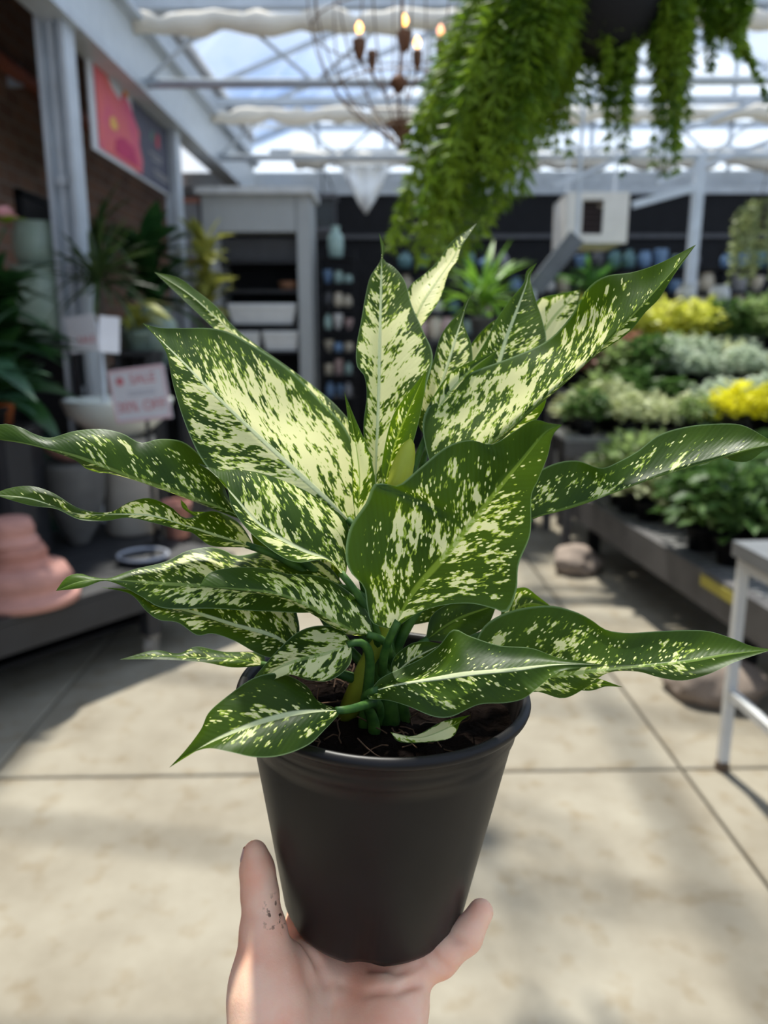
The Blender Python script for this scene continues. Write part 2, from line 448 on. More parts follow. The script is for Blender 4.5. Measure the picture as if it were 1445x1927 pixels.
# ---- variegated leaf material: driven by each leaf's own length / breadth coordinates (metres)
M_leaf, nt, out = nodes_of('variegated_leaf'); N = nt.nodes.new; L = nt.links.new
def math_(op, a, b=None, c=None, clamp=False):
    n = N('ShaderNodeMath'); n.operation = op; n.use_clamp = clamp
    for i, x in enumerate((a, b, c)):
        if x is None: continue
        if isinstance(x, (int, float)): n.inputs[i].default_value = x
        else: L(x, n.inputs[i])
    return n.outputs[0]
def maprange(x, a, b, c, d, smooth=False):
    n = N('ShaderNodeMapRange'); n.clamp = True
    if smooth: n.interpolation_type = 'SMOOTHSTEP'
    L(x, n.inputs[0])
    for i, q in enumerate((a, b, c, d)): n.inputs[i+1].default_value = q
    return n.outputs[0]
def attr(name):
    n = N('ShaderNodeAttribute'); n.attribute_type = 'OBJECT'; n.attribute_name = name; return n.outputs['Fac']
uvr = N('ShaderNodeUVMap'); uvr.uv_map = 'rel'; uvm = N('ShaderNodeUVMap'); uvm.uv_map = 'metres'
sr_ = N('ShaderNodeSeparateXYZ'); L(uvr.outputs[0], sr_.inputs[0]); sm_ = N('ShaderNodeSeparateXYZ'); L(uvm.outputs[0], sm_.inputs[0])
U = math_('ABSOLUTE', sr_.outputs['X']); V = sr_.outputs['Y']; XM = sm_.outputs['X']; S = sm_.outputs['Y']
A_ = math_('ABSOLUTE', XM)
sk = math_('SUBTRACT', S, math_('MULTIPLY', A_, 1.1))             # side veins sweep towards the tip
seed = attr('seed'); cover = attr('cover'); rib = attr('rib')
def coord(ks, ka, off):
    c = N('ShaderNodeCombineXYZ')
    L(math_('MULTIPLY', sk, ks), c.inputs[0]); L(math_('MULTIPLY', XM, ka), c.inputs[1]); L(math_('ADD', seed, off), c.inputs[2]); return c.outputs[0]
def noise_(vec, scale, det, rough=.5):
    n = N('ShaderNodeTexNoise'); n.inputs['Scale'].default_value = scale; n.inputs['Detail'].default_value = det; n.inputs['Roughness'].default_value = rough
    L(vec, n.inputs['Vector']); return n.outputs['Fac']
nb = noise_(coord(1, .55, 0), 58, 1.0)                             # large patches
nm = noise_(coord(1, .72, 3.3), 195, 2.0, .6)                     # streaky splashes
nf = noise_(coord(1, .90, 7.1), 470, 2.0)                           # ragged edges
field = math_('ADD', math_('ADD', math_('MULTIPLY', nb, .55), math_('MULTIPLY', nm, .95)), math_('MULTIPLY', nf, .45))   # about 0.95 mean
edge = maprange(U, .76, .97, 0, -.26)
tipb = maprange(V, .62, 1.0, .02, -.40)
inner = maprange(U, .05, .5, .02, .0)
field = math_('ADD', math_('ADD', field, edge), math_('ADD', tipb, inner))
field = math_('ADD', field, math_('MULTIPLY', math_('SUBTRACT', cover, .5), .52))
# small round freckles
vo = N('ShaderNodeTexVoronoi'); vo.inputs['Scale'].default_value = 420; L(coord(1, .8, 11), vo.inputs['Vector'])
fre = maprange(vo.outputs['Distance'], .14, .36, .28, 0, True)
gate = maprange(noise_(coord(1, 1, 21), 75, 1), .34, .5, 0, 1)
field2 = math_('ADD', field, math_('MULTIPLY', math_('MULTIPLY', fre, gate), maprange(U, .75, .98, 1, .1)))
cream = maprange(field2, 1.045, 1.075, 0, 1, True)
halo = maprange(field2, .97, 1.05, 0, 1, True)
# midrib and margin
ribline = math_('MULTIPLY', maprange(math_('MAXIMUM', math_('DIVIDE', A_, maprange(V, 0, 1, .0026, .0006)), math_('DIVIDE', U, .075)), .55, 1.15, 1, 0, True), maprange(V, .85, 1.0, 1, .15))
ribw = math_('MULTIPLY', ribline, rib)
margin = maprange(U, .965, .99, 0, 1)
def mixc(f, a, b):
    n = N('ShaderNodeMixRGB')
    for i, x in ((1, a), (2, b)):
        if isinstance(x, tuple): n.inputs[i].default_value = (*x, 1)
        else: L(x, n.inputs[i])
    if isinstance(f, float): n.inputs[0].default_value = f
    else: L(f, n.inputs[0])
    return n.outputs[0]
veins = N('ShaderNodeTexWave'); veins.wave_type = 'BANDS'; veins.bands_direction = 'X'; veins.inputs['Scale'].default_value = 95; veins.inputs['Distortion'].default_value = 1.2
L(coord(1, .25, 0), veins.inputs['Vector'])
gvar = noise_(coord(1, .3, 31), 40, 2)
green = mixc(maprange(gvar, .35, .65, 0, 1), (.014, .038, .003), (.048, .094, .005))
green = mixc(math_('MULTIPLY', veins.outputs['Fac'], .06), green, (.075, .20, .03))
col = mixc(halo, green, (.36, .50, .06))
col = mixc(cream, col, (.88, .86, .42))
col = mixc(ribw, col, (.72, .77, .45))
col = mixc(math_('MULTIPLY', ribline, math_('SUBTRACT', .55, math_('MULTIPLY', rib, .55))), col, (.17, .32, .03))
col = mixc(math_('MULTIPLY', margin, .55), col, (.35, .48, .22))
warm = mixc(.55, col, (.42, .60, .02))
tcol_n = N('ShaderNodeMixRGB'); tcol_n.blend_type = 'MULTIPLY'; tcol_n.inputs[0].default_value = 0
pr_ = N('ShaderNodeBsdfPrincipled'); tl = N('ShaderNodeBsdfTranslucent'); mxs = N('ShaderNodeMixShader')
L(col, pr_.inputs['Base Color']); pr_.inputs['Roughness'].default_value = .42; pr_.inputs['Specular IOR Level'].default_value = .20
# light that passes through the blade turns yellow green; cream tissue lets more through
tgreen = mixc(cream, mixc(halo, (.105, .20, .002), (.55, .66, .02)), (.98, .95, .46))
tgreen = mixc(ribline, tgreen, (.40, .52, .05))
L(tgreen, tl.inputs['Color']); L(attr('thin'), mxs.inputs[0])
bp = N('ShaderNodeBump'); bp.inputs['Strength'].default_value = .35; bp.inputs['Distance'].default_value = .0012
hgt = math_('ADD', math_('MULTIPLY', veins.outputs['Fac'], .06), math_('ADD', math_('MULTIPLY', ribline, 1.0), math_('MULTIPLY', nm, .5)))
L(hgt, bp.inputs['Height']); L(bp.outputs['Normal'], pr_.inputs['Normal'])
L(pr_.outputs[0], mxs.inputs[1]); L(tl.outputs[0], mxs.inputs[2]); L(mxs.outputs[0], out.inputs['Surface'])

M_petiole = leaf_mat('petiole_green', (.022, .075, .010), (.065, .15, .020), .12, 120, .55)
M_sheath = leaf_mat('yellow_sheath', (.30, .36, .03), (.52, .56, .06), .35, 40)

def catmull(P, n):
    """dense Catmull-Rom through P (rows), resampled evenly into n points by length"""
    P = np.array(P, float); Q = np.vstack([2*P[0]-P[1], P, 2*P[-1]-P[-2]]); outp = []
    for i in range(1, len(Q)-2):
        for t in np.linspace(0, 1, 14, endpoint=False):
            a, b, c, d = Q[i-1], Q[i], Q[i+1], Q[i+2]
            outp.append(.5*((2*b)+(-a+c)*t+(2*a-5*b+4*c-d)*t*t+(-a+3*b-3*c+d)*t**3))
    outp.append(P[-1]); D = np.array(outp)
    s = np.r_[0, np.cumsum(np.linalg.norm(np.diff(D[:, :2], axis=0), axis=1))]; s /= s[-1]
    u = np.linspace(0, 1, n)
    return np.stack([np.interp(u, s, D[:, k]) for k in range(D.shape[1])], 1)

NL, NW = 56, 9
SOIL = CB + PM @ Vector((0, 0, sz))
def stretch(rows): return [(r[0], r[1], r[2] if len(r) > 2 else 0.0) for r in rows]
leaf_no = [0]
def leaf(Mr, Lr, Rr, cover=.5, rib=1.0, bulge=.10, petiole=True, foot=(0, 0), name='leaf', thin=.42):
    """three rails, base to tip: midrib with its depth, two margins with depth relative to the midrib"""
    leaf_no[0] += 1; k = leaf_no[0]
    Mm = catmull(Mr, NL); Lm = catmull(stretch(Lr), NL); Rm = catmull(stretch(Rr), NL)
    def world(a, z): return np.array([list(W(x, y, d)) for (x, y), d in zip(a[:, :2], z)])
    mw = world(Mm, Mm[:, 2]); lw = world(Lm, Mm[:, 2]+Lm[:, 2]); rw = world(Rm, Mm[:, 2]+Rm[:, 2])
    slen = np.r_[0, np.cumsum(np.linalg.norm(np.diff(mw, axis=0), axis=1))]
    vs, rel, met = [], [], []
    tang = np.gradient(mw, axis=0)
    for i in range(NL):
        for j in range(-NW, NW+1):
            u = j/NW; e = lw[i] if u < 0 else rw[i]
            d = e-mw[i]; n = np.cross(tang[i], d)*(1 if u < 0 else -1); nn = np.linalg.norm(n)
            n = n/nn if nn > 1e-12 else n*0
            w = np.linalg.norm(d)
            b = bulge*w*math.sin(math.pi*min(1, abs(u)))*(.9 if u < 0 else .9)
            rip = .022*w*math.sin(abs(u)*1.2*math.pi)*math.sin(slen[i]*75+abs(u)*2+k)
            vs.append(mw[i]+d*abs(u)+n*(b+rip)*-1)
            rel.append((u, i/(NL-1))); met.append((u*w if u >= 0 else u*w-.0, slen[i]))
    cols = 2*NW+1; fs = []
    for i in range(NL-1):
        for j in range(cols-1):
            a = i*cols+j; fs.append((a, a+1, a+cols+1, a+cols))
    base = Vector(mw[0]); off = plant.location
    me = bpy.data.meshes.new(name); me.from_pydata([tuple(Vector(q)-Vector(off)) for q in vs], [], fs)
    me.polygons.foreach_set('use_smooth', [True]*len(fs)); me.materials.append(M_leaf)
    lv = np.zeros(len(me.loops), dtype=np.int32); me.loops.foreach_get('vertex_index', lv)
    for nm_, data in (('rel', rel), ('metres', met)):
        uv = me.uv_layers.new(name=nm_); uv.data.foreach_set('uv', np.array(data, dtype=np.float32)[lv].ravel())
    o = bpy.data.objects.new(name, me); COL.objects.link(o); o.parent = plant
    o['cover'] = float(cover); o['seed'] = float(k*1.73); o['rib'] = float(rib); o['thin'] = float(thin)
    if petiole:
        t0 = Vector(mw[0]-mw[3]).normalized()
        fpt = SOIL + PM @ Vector((foot[0], foot[1], -.002)); dist = (base-fpt).length
        c1 = base+t0*dist*.3; c2 = fpt+AX*dist*.45
        pts = []
        for s in np.linspace(0, 1, 14):
            pts.append(Vector(mw[2])*(1-s)**3 + c1*3*s*(1-s)**2 + c2*3*s*s*(1-s) + fpt*s**3)
        MB().tube(pts, [.0019+.0017*s for s in np.linspace(0, 1, 14)], 10).build('petiole', M_petiole, o, True)
        for ch in o.children: ch.location = -wloc(o)+Vector(off)
    return o

# A: broad pale leaf leaning left
leaf([(668,990,.437),(600,925,.432),(500,832,.428),(400,737,.426),(318,655,.426),(268,608,.428)],
     [(668,990),(640,1000,-0.0032),(560,985,-0.0128),(480,945,-0.0192),(415,905,-0.0192),(378,862,-0.0192),(348,795,-0.0192),(326,725,-0.0160),(312,662,-0.0096),(290,628,-0.0032),(268,608)],
     [(668,990),(674,930,0.0144),(668,850,0.0360),(645,800,0.0468),(592,745,0.0540),(550,700,0.0540),(500,662,0.0504),(440,628,0.0432),(400,618,0.0324),(345,618,0.0180),(300,617,0.0054),(268,608)], cover=.69, bulge=.06)
# B: leaf behind it, its rolled tip shows above
leaf([(668,900,.478),(600,770,.492),(500,672,.502),(430,618,.506),(360,556,.508),(290,512,.508)],
     [(668,900),(590,800,-.006),(490,700,-.008),(425,640,-.005),(360,578,-.004),(325,545,-.002),(290,512)],
     [(668,900),(664,810,.012),(640,772,.015),(600,735,.018),(545,692,.015),(470,640,.012),(437,612,.012),(405,575,.01),(370,547,.008),(335,522,.004),(290,512)], cover=.60)
# C: upright centre leaf
leaf([(706,935,.445),(708,840,.452),(711,740,.463),(714,640,.475),(716,560,.486),(718,490,.494),(720,468,.497),(713,438,.500)],
     [(706,935),(688,860),(684,800,-.004),(690,745,-.004),(686,708,-.008),(672,688,-.010),(671,650,-.009),(680,600,-.007),(688,555,-.004),(697,520,-.002),(716,490),(717,468),(713,438)],
     [(706,935),(745,880,-.01),(785,790,-.012),(803,720,-.012),(814,668,-.010),(796,622,-.008),(775,575,-.005),(762,530,-.003),(742,503,-.001),(721,488),(724,466),(713,438)], cover=.68, bulge=-.06)
# its lower margin rolled towards the camera
leaf([(722,918,.436),(745,830,.434),(775,760,.435),(802,698,.439)],
     [(722,918),(719,870),(738,785,-.004),(772,735,-.004),(802,698)],
     [(722,918),(752,905,.004),(778,830,.006),(797,750,.006),(802,698)], cover=.42, rib=0, petiole=False)
# D: leaf in front of A, arching left
leaf([(650,1088,.412),(620,1058,.409),(560,1033,.404),(490,990,.400),(440,935,.400),(400,890,.405),(372,872,.41)],
     [(650,1088),(656,1040,0.0180),(655,985,0.0300),(630,948,0.0360),(580,910,0.0360),(520,888,0.0300),(455,880,0.0210),(418,884,0.0090),(395,878,0.0045),(372,872)],
     [(650,1088),(640,1074,-.004),(610,1053,-.008),(560,1058,-.012),(520,1042,-.014),(470,1002,-.013),(438,958,-.009),(426,915,-.003),(405,895),(372,872)], cover=.52)
# E: long leaf to the left edge
leaf([(470,985,.428),(430,962,.424),(350,935,.418),(260,905,.41),(150,862,.403),(60,838,.40),(0,828,.40),(-15,826,.40)],
     [(470,985),(434,945,.006),(415,900,.008),(385,866,.010),(345,832,.011),(300,826,.010),(265,833,.010),(230,815,.010),(190,807,.010),(140,811,.010),(95,824,.008),(65,817,.006),(35,803,.004),(0,799,.004),(-15,826)],
     [(470,985),(420,962,.012),(340,925,.018),(250,893,.018),(195,888,.012),(185,890,.012),(160,881,.01),(135,860,.01),(60,832,.008),(-15,826)], thin=.32, cover=.31, rib=.2)
# F: twisted leaf below it
leaf([(480,1030,.43),(410,1010,.424),(350,990,.418),(290,972,.412),(215,968,.407),(140,966,.403),(60,940,.40),(0,932,.40),(-15,930,.40)],
     [(480,1030),(450,985,.012),(400,962,.012),(350,975,.008),(320,953,.006),(280,937,.008),(240,946,.006),(207,964,.002),(150,957,.004),(100,928,.006),(60,915,.006),(20,918,.005),(-15,930)],
     [(480,1030),(440,1030,-.008),(395,1027,-.012),(362,1003,-.008),(340,998,-.003),(290,984,-.003),(240,974,-.002),(200,980,-.006),(150,978,-.008),(105,958,-.008),(55,951,-.005),(-15,930)], cover=.48)
# G: wide drooping leaf, tip folded
leaf([(650,1105,.43),(540,1105,.427),(440,1107,.423),(350,1102,.418),(260,1095,.412),(195,1090,.408),(150,1095,.405),(105,1112,.403)],
     [(650,1105),(610,1060,.012),(530,1032,.02),(450,1045,.022),(420,1034,.022),(390,1030,.02),(350,1038,.018),(310,1058,.014),(250,1072,.008),(205,1088,.002),(175,1086,.004),(150,1079,.005),(125,1086,.003),(105,1112)],
     [(650,1105),(600,1150,-.006),(500,1150,-.01),(400,1145,-.01),(310,1145,-.01),(270,1125,-.007),(230,1103,-.004),(195,1093),(155,1106,-.002),(105,1112)], thin=.32, cover=.43, rib=.25)
# H: leaf with a curled margin
leaf([(560,1235,.43),(520,1200,.426),(440,1178,.42),(370,1155,.415),(320,1143,.412),(285,1135,.41),(250,1112,.409),(190,1105,.41)],
     [(560,1235),(562,1170,.014),(535,1125,.02),(430,1118,.018),(350,1120,.012),(320,1135,.005),(300,1148),(262,1112,.002),(190,1105)],
     [(560,1235),(500,1236,-.006),(440,1205,-.01),(400,1192,-.01),(370,1195,-.012),(335,1172,-.01),(300,1167,-.008),(275,1150,-.004),(245,1118,-.002),(190,1105)], thin=.32, cover=.40)
# I: narrow leaf nearest on the left
leaf([(703,1196,.415),(665,1188,.41),(625,1168,.404),(580,1142,.398),(520,1118,.393),(440,1109,.39),(375,1103,.39)],
     [(703,1196),(690,1150,.008),(650,1108,.014),(600,1084,.014),(540,1080,.012),(500,1070,.012),(440,1068,.01),(395,1078,.006),(375,1103)],
     [(703,1196),(650,1193,.01),(600,1160,.014),(540,1126,.014),(450,1110,.01),(375,1103)], thin=.32, cover=.47, rib=.15)
# J: thin leaf low at the left
leaf([(500,1252,.455),(440,1240,.45),(370,1238,.445),(300,1234,.44),(225,1241,.436)],
     [(500,1252),(490,1228,.01),(420,1226,.01),(370,1217,.008),(335,1230,.005),(290,1224,.004),(225,1241)],
     [(500,1252),(440,1256,-.004),(380,1246,-.004),(300,1241,-.003),(225,1241)], cover=.40, rib=0)
# K: two leaves over the rim at the front left
leaf([(662,1210,.405),(610,1230,.40),(550,1245,.394),(510,1265,.39),(470,1300,.388),(440,1325,.39)],
     [(662,1210),(640,1183,.01),(600,1177,.016),(560,1190,.016),(522,1225,.012),(495,1255,.008),(470,1285,.004),(440,1325)],
     [(662,1210),(658,1250,-.004),(622,1280,-.008),(580,1280,-.008),(545,1270,-.006),(510,1283,-.004),(480,1305,-.002),(440,1325)], cover=.62, rib=.2, bulge=-.12, foot=(.010, .016))
leaf([(645,1337,.386),(600,1338,.380),(545,1345,.374),(470,1366,.368),(400,1396,.364),(350,1425,.362),(318,1445,.362)],
     [(645,1337),(600,1320,.014),(575,1290,.018),(530,1268,.018),(480,1275,.016),(430,1308,.013),(393,1340,.01),(378,1372,.006),(350,1410,.003),(318,1445)],
     [(645,1337),(612,1372,-.006),(580,1402,-.01),(530,1422,-.012),(480,1425,-.012),(430,1414,-.01),(390,1408,-.006),(350,1422,-.002),(318,1445)], cover=.20, foot=(.002, .014))
# L: big front leaf, seen from below against the light
leaf([(740,1185,.405),(780,1112,.397),(850,1030,.385),(920,942,.373),(980,868,.364),(1025,815,.358),(1058,799,.356)],
     [(740,1185),(700,1172,.006),(690,1140,.008),(684,1105,.01),(658,1075,.012),(650,1040,.014),(660,990,.016),(690,945,.016),(703,912,.014),(725,910,.016),(750,913,.014),(790,880,.014),(840,840,.014),(885,828,.012),(925,836,.01),(970,810,.007),(1003,790,.004),(1035,797,.001),(1058,799)],
     [(740,1185),(790,1152,-.002),(840,1138,-.002),(890,1136),(930,1145,.002),(955,1150,.003),(972,1110,.004),(976,1062,.006),(998,1005,.008),(1000,935,.008),(1012,905,.006),(1030,860,.004),(1040,820,.001),(1058,799)], cover=.40, rib=0, bulge=.05, thin=.20)
# M: large leaf to the upper right
leaf([(820,900,.437),(880,868,.433),(950,815,.428),(1030,745,.42),(1110,678,.412),(1190,595,.405),(1250,528,.40),(1310,460,.396)],
     [(820,900),(803,850,0.0076),(795,800,0.0152),(808,762,0.0228),(845,720,0.0304),(900,695,0.0342),(965,670,0.0342),(1030,640,0.0342),(1075,595,0.0304),(1105,545,0.0266),(1140,520,0.0228),(1190,512,0.0190),(1245,493,0.0095),(1310,460)],
     [(820,900),(900,865,.010),(1000,775,.012),(1060,725,.008),(1120,670,.004),(1180,628,.002),(1215,587,0),(1240,562,-.001),(1270,515,-.001),(1310,460)], cover=.60, rib=.1)
# N: long leaf to the right edge
leaf([(985,985,.42),(1000,976,.418),(1080,955,.412),(1160,926,.405),(1240,897,.40),(1340,868,.394),(1400,848,.39),(1460,836,.387)],
     [(985,985),(985,930,.008),(1000,898,.012),(1040,874,.014),(1085,867,.014),(1130,881,.01),(1165,868,.01),(1200,848,.012),(1240,818,.014),(1290,803,.014),(1345,798,.012),(1395,800,.009),(1435,820,.004),(1460,836)],
     [(985,985),(1080,945,.014),(1180,905,.016),(1280,870,.014),(1350,860,.006),(1380,868,.002),(1410,868),(1435,850),(1460,836)], thin=.32, cover=.33, rib=.1)
# O: low leaf to the right edge, seen from below
leaf([(900,1285,.425),(980,1280,.42),(1060,1270,.413),(1160,1260,.405),(1280,1247,.398),(1370,1232,.393),(1455,1222,.39)],
     [(900,1285),(893,1230,.01),(910,1180,.016),(960,1150,.02),(1030,1139,.02),(1080,1150,.018),(1112,1166,.015),(1140,1185,.012),(1180,1191,.01),(1240,1188,.01),(1290,1186,.01),(1335,1188,.008),(1380,1202,.005),(1415,1216,.002),(1455,1222)],
     [(900,1285),(960,1310,-.008),(1010,1302,-.01),(1060,1314,-.012),(1105,1292,-.01),(1145,1265,-.006),(1200,1264,-.004),(1240,1275,-.006),(1285,1281,-.008),(1335,1268,-.006),(1385,1245,-.003),(1455,1222)], thin=.32, cover=.35, rib=.1)
# P: leaf over the rim at the front right
leaf([(695,1302,.405),(760,1285,.398),(860,1270,.39),(960,1260,.382),(1040,1251,.377),(1100,1250,.374),(1145,1253,.372)],
     [(695,1302),(715,1278,.008),(745,1262,.014),(790,1240,.018),(825,1215,.02),(852,1184,.02),(885,1197,.018),(940,1215,.014),(1000,1220,.01),(1050,1238,.004),(1095,1245,.001),(1145,1253)],
     [(695,1302),(692,1315,-.002),(730,1318,-.006),(770,1330,-.01),(815,1348,-.012),(850,1348,-.012),(900,1326,-.01),(950,1323,-.009),(985,1315,-.008),(1015,1292,-.005),(1050,1265,-.002),(1095,1256),(1145,1253)], thin=.32, cover=.20, foot=(.004, .022))
leaf([(735,1275,.425),(775,1242,.423),(832,1212,.421)], [(735,1275),(740,1240),(770,1213),(800,1207),(832,1212)],
     [(735,1275),(790,1262),(820,1235),(832,1212)], cover=.45, petiole=False)
# Q: small pale leaf lying on the soil
leaf([(735,1378,.388),(790,1388,.384),(850,1366,.380),(886,1345,.378)], [(735,1378),(780,1384,.002),(832,1358,.004),(886,1345)],
     [(735,1378),(752,1396,-.003),(800,1397,-.004),(850,1387,-.004),(868,1356,-.001),(886,1345)], cover=.95, rib=.3, petiole=False)
# R .. Z: leaves behind
leaf([(770,650,.49),(790,580,.500),(825,525,.510),(850,490,.516),(872,450,.522),(897,420,.527)],
     [(770,650),(756,595,.002),(768,543,.004),(800,515,.004),(825,490,.004),(850,455,.003),(897,420)],
     [(770,650),(798,607,-.006),(827,565,-.008),(845,512,-.005),(862,488,-.003),(868,465,-.002),(897,420)], cover=.92, rib=.4)
leaf([(900,800,.458),(935,692,.470),(952,635,.478),(970,588,.485),(990,535,.493),(995,515,.496),(1010,495,.498)],
     [(900,800),(870,740,-.004),(885,690,-.005),(915,640,-.005),(935,600,-.004),(962,562,-.003),(985,533,-.001),(991,510),(1010,495)],
     [(900,800),(960,740,-.006),(1015,680,-.008),(1028,640,-.008),(1020,600,-.006),(1008,565,-.004),(1001,540,-.002),(998,520),(1010,495)], cover=.46)
leaf([(800,825,.45),(830,760,.452),(880,700,.456),(935,660,.459)], [(800,825),(803,775),(822,735),(850,700),(890,678),(935,660)],
     [(800,825),(860,790),(910,740),(935,660)], cover=.55, rib=.3)
leaf([(805,830,.464),(825,740,.474),(850,660,.486),(868,605,.495),(878,572,.499),(890,548,.502)],
     [(805,830),(785,790),(795,730,-.003),(815,680,-.003),(828,635,-.002),(848,605,-.001),(866,590),(874,570),(890,548)],
     [(805,830),(850,760,-.004),(885,700,-.005),(888,655,-.004),(878,625,-.002),(872,603),(881,575),(890,548)], cover=.58)
leaf([(940,780,.50),(990,680,.512),(1040,600,.522),(1092,545,.53)], [(940,780),(930,700),(960,620),(1010,566),(1050,553),(1092,545)],
     [(940,780),(1010,720),(1060,650),(1085,590),(1092,545)], cover=1.0, rib=.2)
leaf([(920,850,.455),(980,790,.45),(1015,740,.445),(1030,700,.443)], [(920,850),(930,800),(980,740),(1030,700)],
     [(920,850),(960,838),(1005,795),(1026,760),(1028,725),(1030,700)], cover=.5, rib=.2)
leaf([(850,780,.482),(890,690,.494),(920,630,.502),(945,595,.508)], [(850,780),(855,720),(872,675),(892,640),(920,610),(945,595)],
     [(850,780),(910,720),(935,660),(945,595)], cover=.85, rib=.3)
leaf([(672,988,.43),(676,900,.428),(670,840,.426),(659,780,.425),(648,738,.425)],
     [(672,988),(664,940),(662,880,-.003),(658,820,-.002),(652,770),(648,738)],
     [(672,988),(705,930,.004),(700,870,.006),(686,830,.005),(665,780,.002),(648,738)], cover=.70, rib=.1)
leaf([(800,1205,.44),(860,1165,.445),(935,1138,.45)], [(800,1205),(815,1155),(870,1130),(935,1138)],
     [(800,1205),(860,1205),(915,1178),(935,1138)], cover=.10, rib=0)
leaf([(940,1175,.45),(990,1138,.455),(1038,1142,.46)], [(940,1175),(950,1122),(985,1105),(1012,1122),(1038,1142)],
     [(940,1175),(1000,1165),(1038,1142)], cover=.5, rib=0)
leaf([(1040,1290,.43),(1120,1286,.427),(1172,1293,.425)], [(1040,1290),(1110,1275),(1172,1293)],
     [(1040,1290),(1105,1300),(1140,1292),(1172,1293)], cover=.5, rib=0, petiole=False)
leaf([(430,1010,.45),(380,975,.452),(350,955,.452),(340,940,.452)], [(430,1010),(390,985),(360,968),(343,955),(340,940)],
     [(430,1010),(400,968),(360,962),(350,950),(340,940)], cover=.3, rib=0, petiole=False)
leaf([(600,1150,.45),(560,1050,.452),(520,1000,.455),(470,960,.458)], [(600,1150),(540,1090),(480,1030),(470,960)],
     [(600,1150),(640,1080),(600,1000),(540,960),(470,960)], cover=.4, rib=.3)
leaf([(760,1180,.45),(800,1120,.452),(850,1080,.455),(930,1040,.458)], [(760,1180),(780,1090),(850,1030),(930,1040)],
     [(760,1180),(840,1160),(910,1110),(930,1040)], cover=.35, rib=.3)

# furled new leaf, and the main shoots in the pot
b0, b1 = W(742, 935, .43), W(773, 826, .431)
pts = [b0.lerp(b1, t) for t in (0, .2, .4, .6, .8, .93, 1)]
MB().tube(pts, [.0052, .0063, .0066, .0060, .0046, .0028, .0006], 14).build('new_leaf_spear', M_sheath, plant, True)
for (fx, fy), top, r, mt in (((-.012, .006), W(668, 985, .437), .0045, M_petiole), ((.006, -.004), W(712, 920, .446), .0065, M_petiole), ((.020, .004), W(760, 1130, .43), .0062, M_sheath), ((-.004, .012), W(690, 1100, .44), .006, M_petiole)):
    a = SOIL+PM@Vector((fx, fy, -.002)); pts = [a, a.lerp(top, .35)+AX*.006, a.lerp(top, .7)+AX*.004, top]
    MB().tube(pts, [r*1.15, r, r*.9, r*.6], 12).build('shoot', mt, plant, True)

# ================================================================== THE HAND
def smin(a, b, k):
    h = np.clip(.5+.5*(b-a)/k, 0, 1); return b*(1-h)+a*h-k*h*(1-h)
def smax(a, b, k): return -smin(-a, -b, k)
HS = .00125
lo = np.array([-.105, -.30, -.20]); hi = np.array([.085, .10, .075])
gx_, gy_, gz_ = [np.arange(lo[i], hi[i], HS, dtype=np.float32) for i in range(3)]
def cone(G, a, b, ra, rb):
    a = np.array(a, np.float32); b = np.array(b, np.float32); d = b-a; q = [G[i]-a[i] for i in range(3)]
    t = np.clip((q[0]*d[0]+q[1]*d[1]+q[2]*d[2])/float(d@d), 0, 1)
    return np.sqrt(sum((q[i]-t*d[i])**2 for i in range(3)))-(ra+(rb-ra)*t)
def chain(G, pts, k=.004):
    f = None
    for (p0, r0), (p1, r1) in zip(pts[:-1], pts[1:]):
        c = cone(G, p0, p1, r0, r1); f = c if f is None else smin(f, c, k)
    return f
def hand_field(G):
    wr = (-.026, -.128, -.062)
    f = smin(cone(G, (-.040, -.125, -.060), (-.044, -.012, -.0165), .021, .0125), cone(G, (-.028, -.128, -.060), (-.020, -.004, -.0165), .021, .0125), .014)
    f = smin(f, cone(G, (-.014, -.126, -.058), (.003, -.014, -.0160), .020, .0120), .014)
    f = smin(f, cone(G, (-.004, -.120, -.054), (.020, -.034, -.0150), .020, .0120), .014)
    # thumb mound, heel of the hand
    f = smin(f, cone(G, (-.048, -.108, -.042), (-.0575, -.060, -.008), .024, .0200), .012)
    f = smin(f, cone(G, (.000, -.104, -.044), (.014, -.058, -.020), .022, .0165), .014)
    # forearm
    f = smin(f, cone(G, (-.026, -.135, -.066), (-.030, -.29, -.17), .027, .036), .03)
    # thumb up the left side of the pot
    th = chain(G, [((-.0570, -.066, -.006), .0175), ((-.0605, -.0475, .0165), .0122), ((-.0635, -.0380, .0340), .0096), ((-.0655, -.0330, .0455), .0089), ((-.0668, -.0300, .0545), .0068)], .006)
    f = smin(f, th, .010)
    f = smin(f, cone(G, (-.0580, -.052, .002), (-.0400, -.036, -.0135), .0125, .0115), .008)
    pk = chain(G, [((.018, -.040, -.0155), .0118), ((.0385, -.0385, -.0070), .0102), ((.0540, -.0330, .0030), .0090), ((.0630, -.0275, .0150), .0074)], .005)
    f = smin(f, pk, .007)
    for pts in ([((.003, -.014, -.016), .0115), ((.026, .030, -.0155), .0098), ((.042, .050, -.006), .0088), ((.049, .056, .010), .0076)],
                [((-.020, -.004, -.0165), .0118), ((-.012, .042, -.0160), .0102), ((-.006, .066, -.008), .0092), ((-.003, .073, .010), .0078)],
                [((-.044, -.012, -.0165), .0115), ((-.046, .030, -.0155), .0100), ((-.046, .052, -.007), .0090), ((-.044, .060, .010), .0076)]):
        f = smin(f, chain(G, pts, .004), .005)
    return f
shape = (len(gx_), len(gy_), len(gz_))
fld = np.empty(shape, np.float32)
for i0 in range(0, shape[0], 24):
    G = np.meshgrid(gx_[i0:i0+24], gy_, gz_, indexing='ij'); fld[i0:i0+24] = hand_field(G)
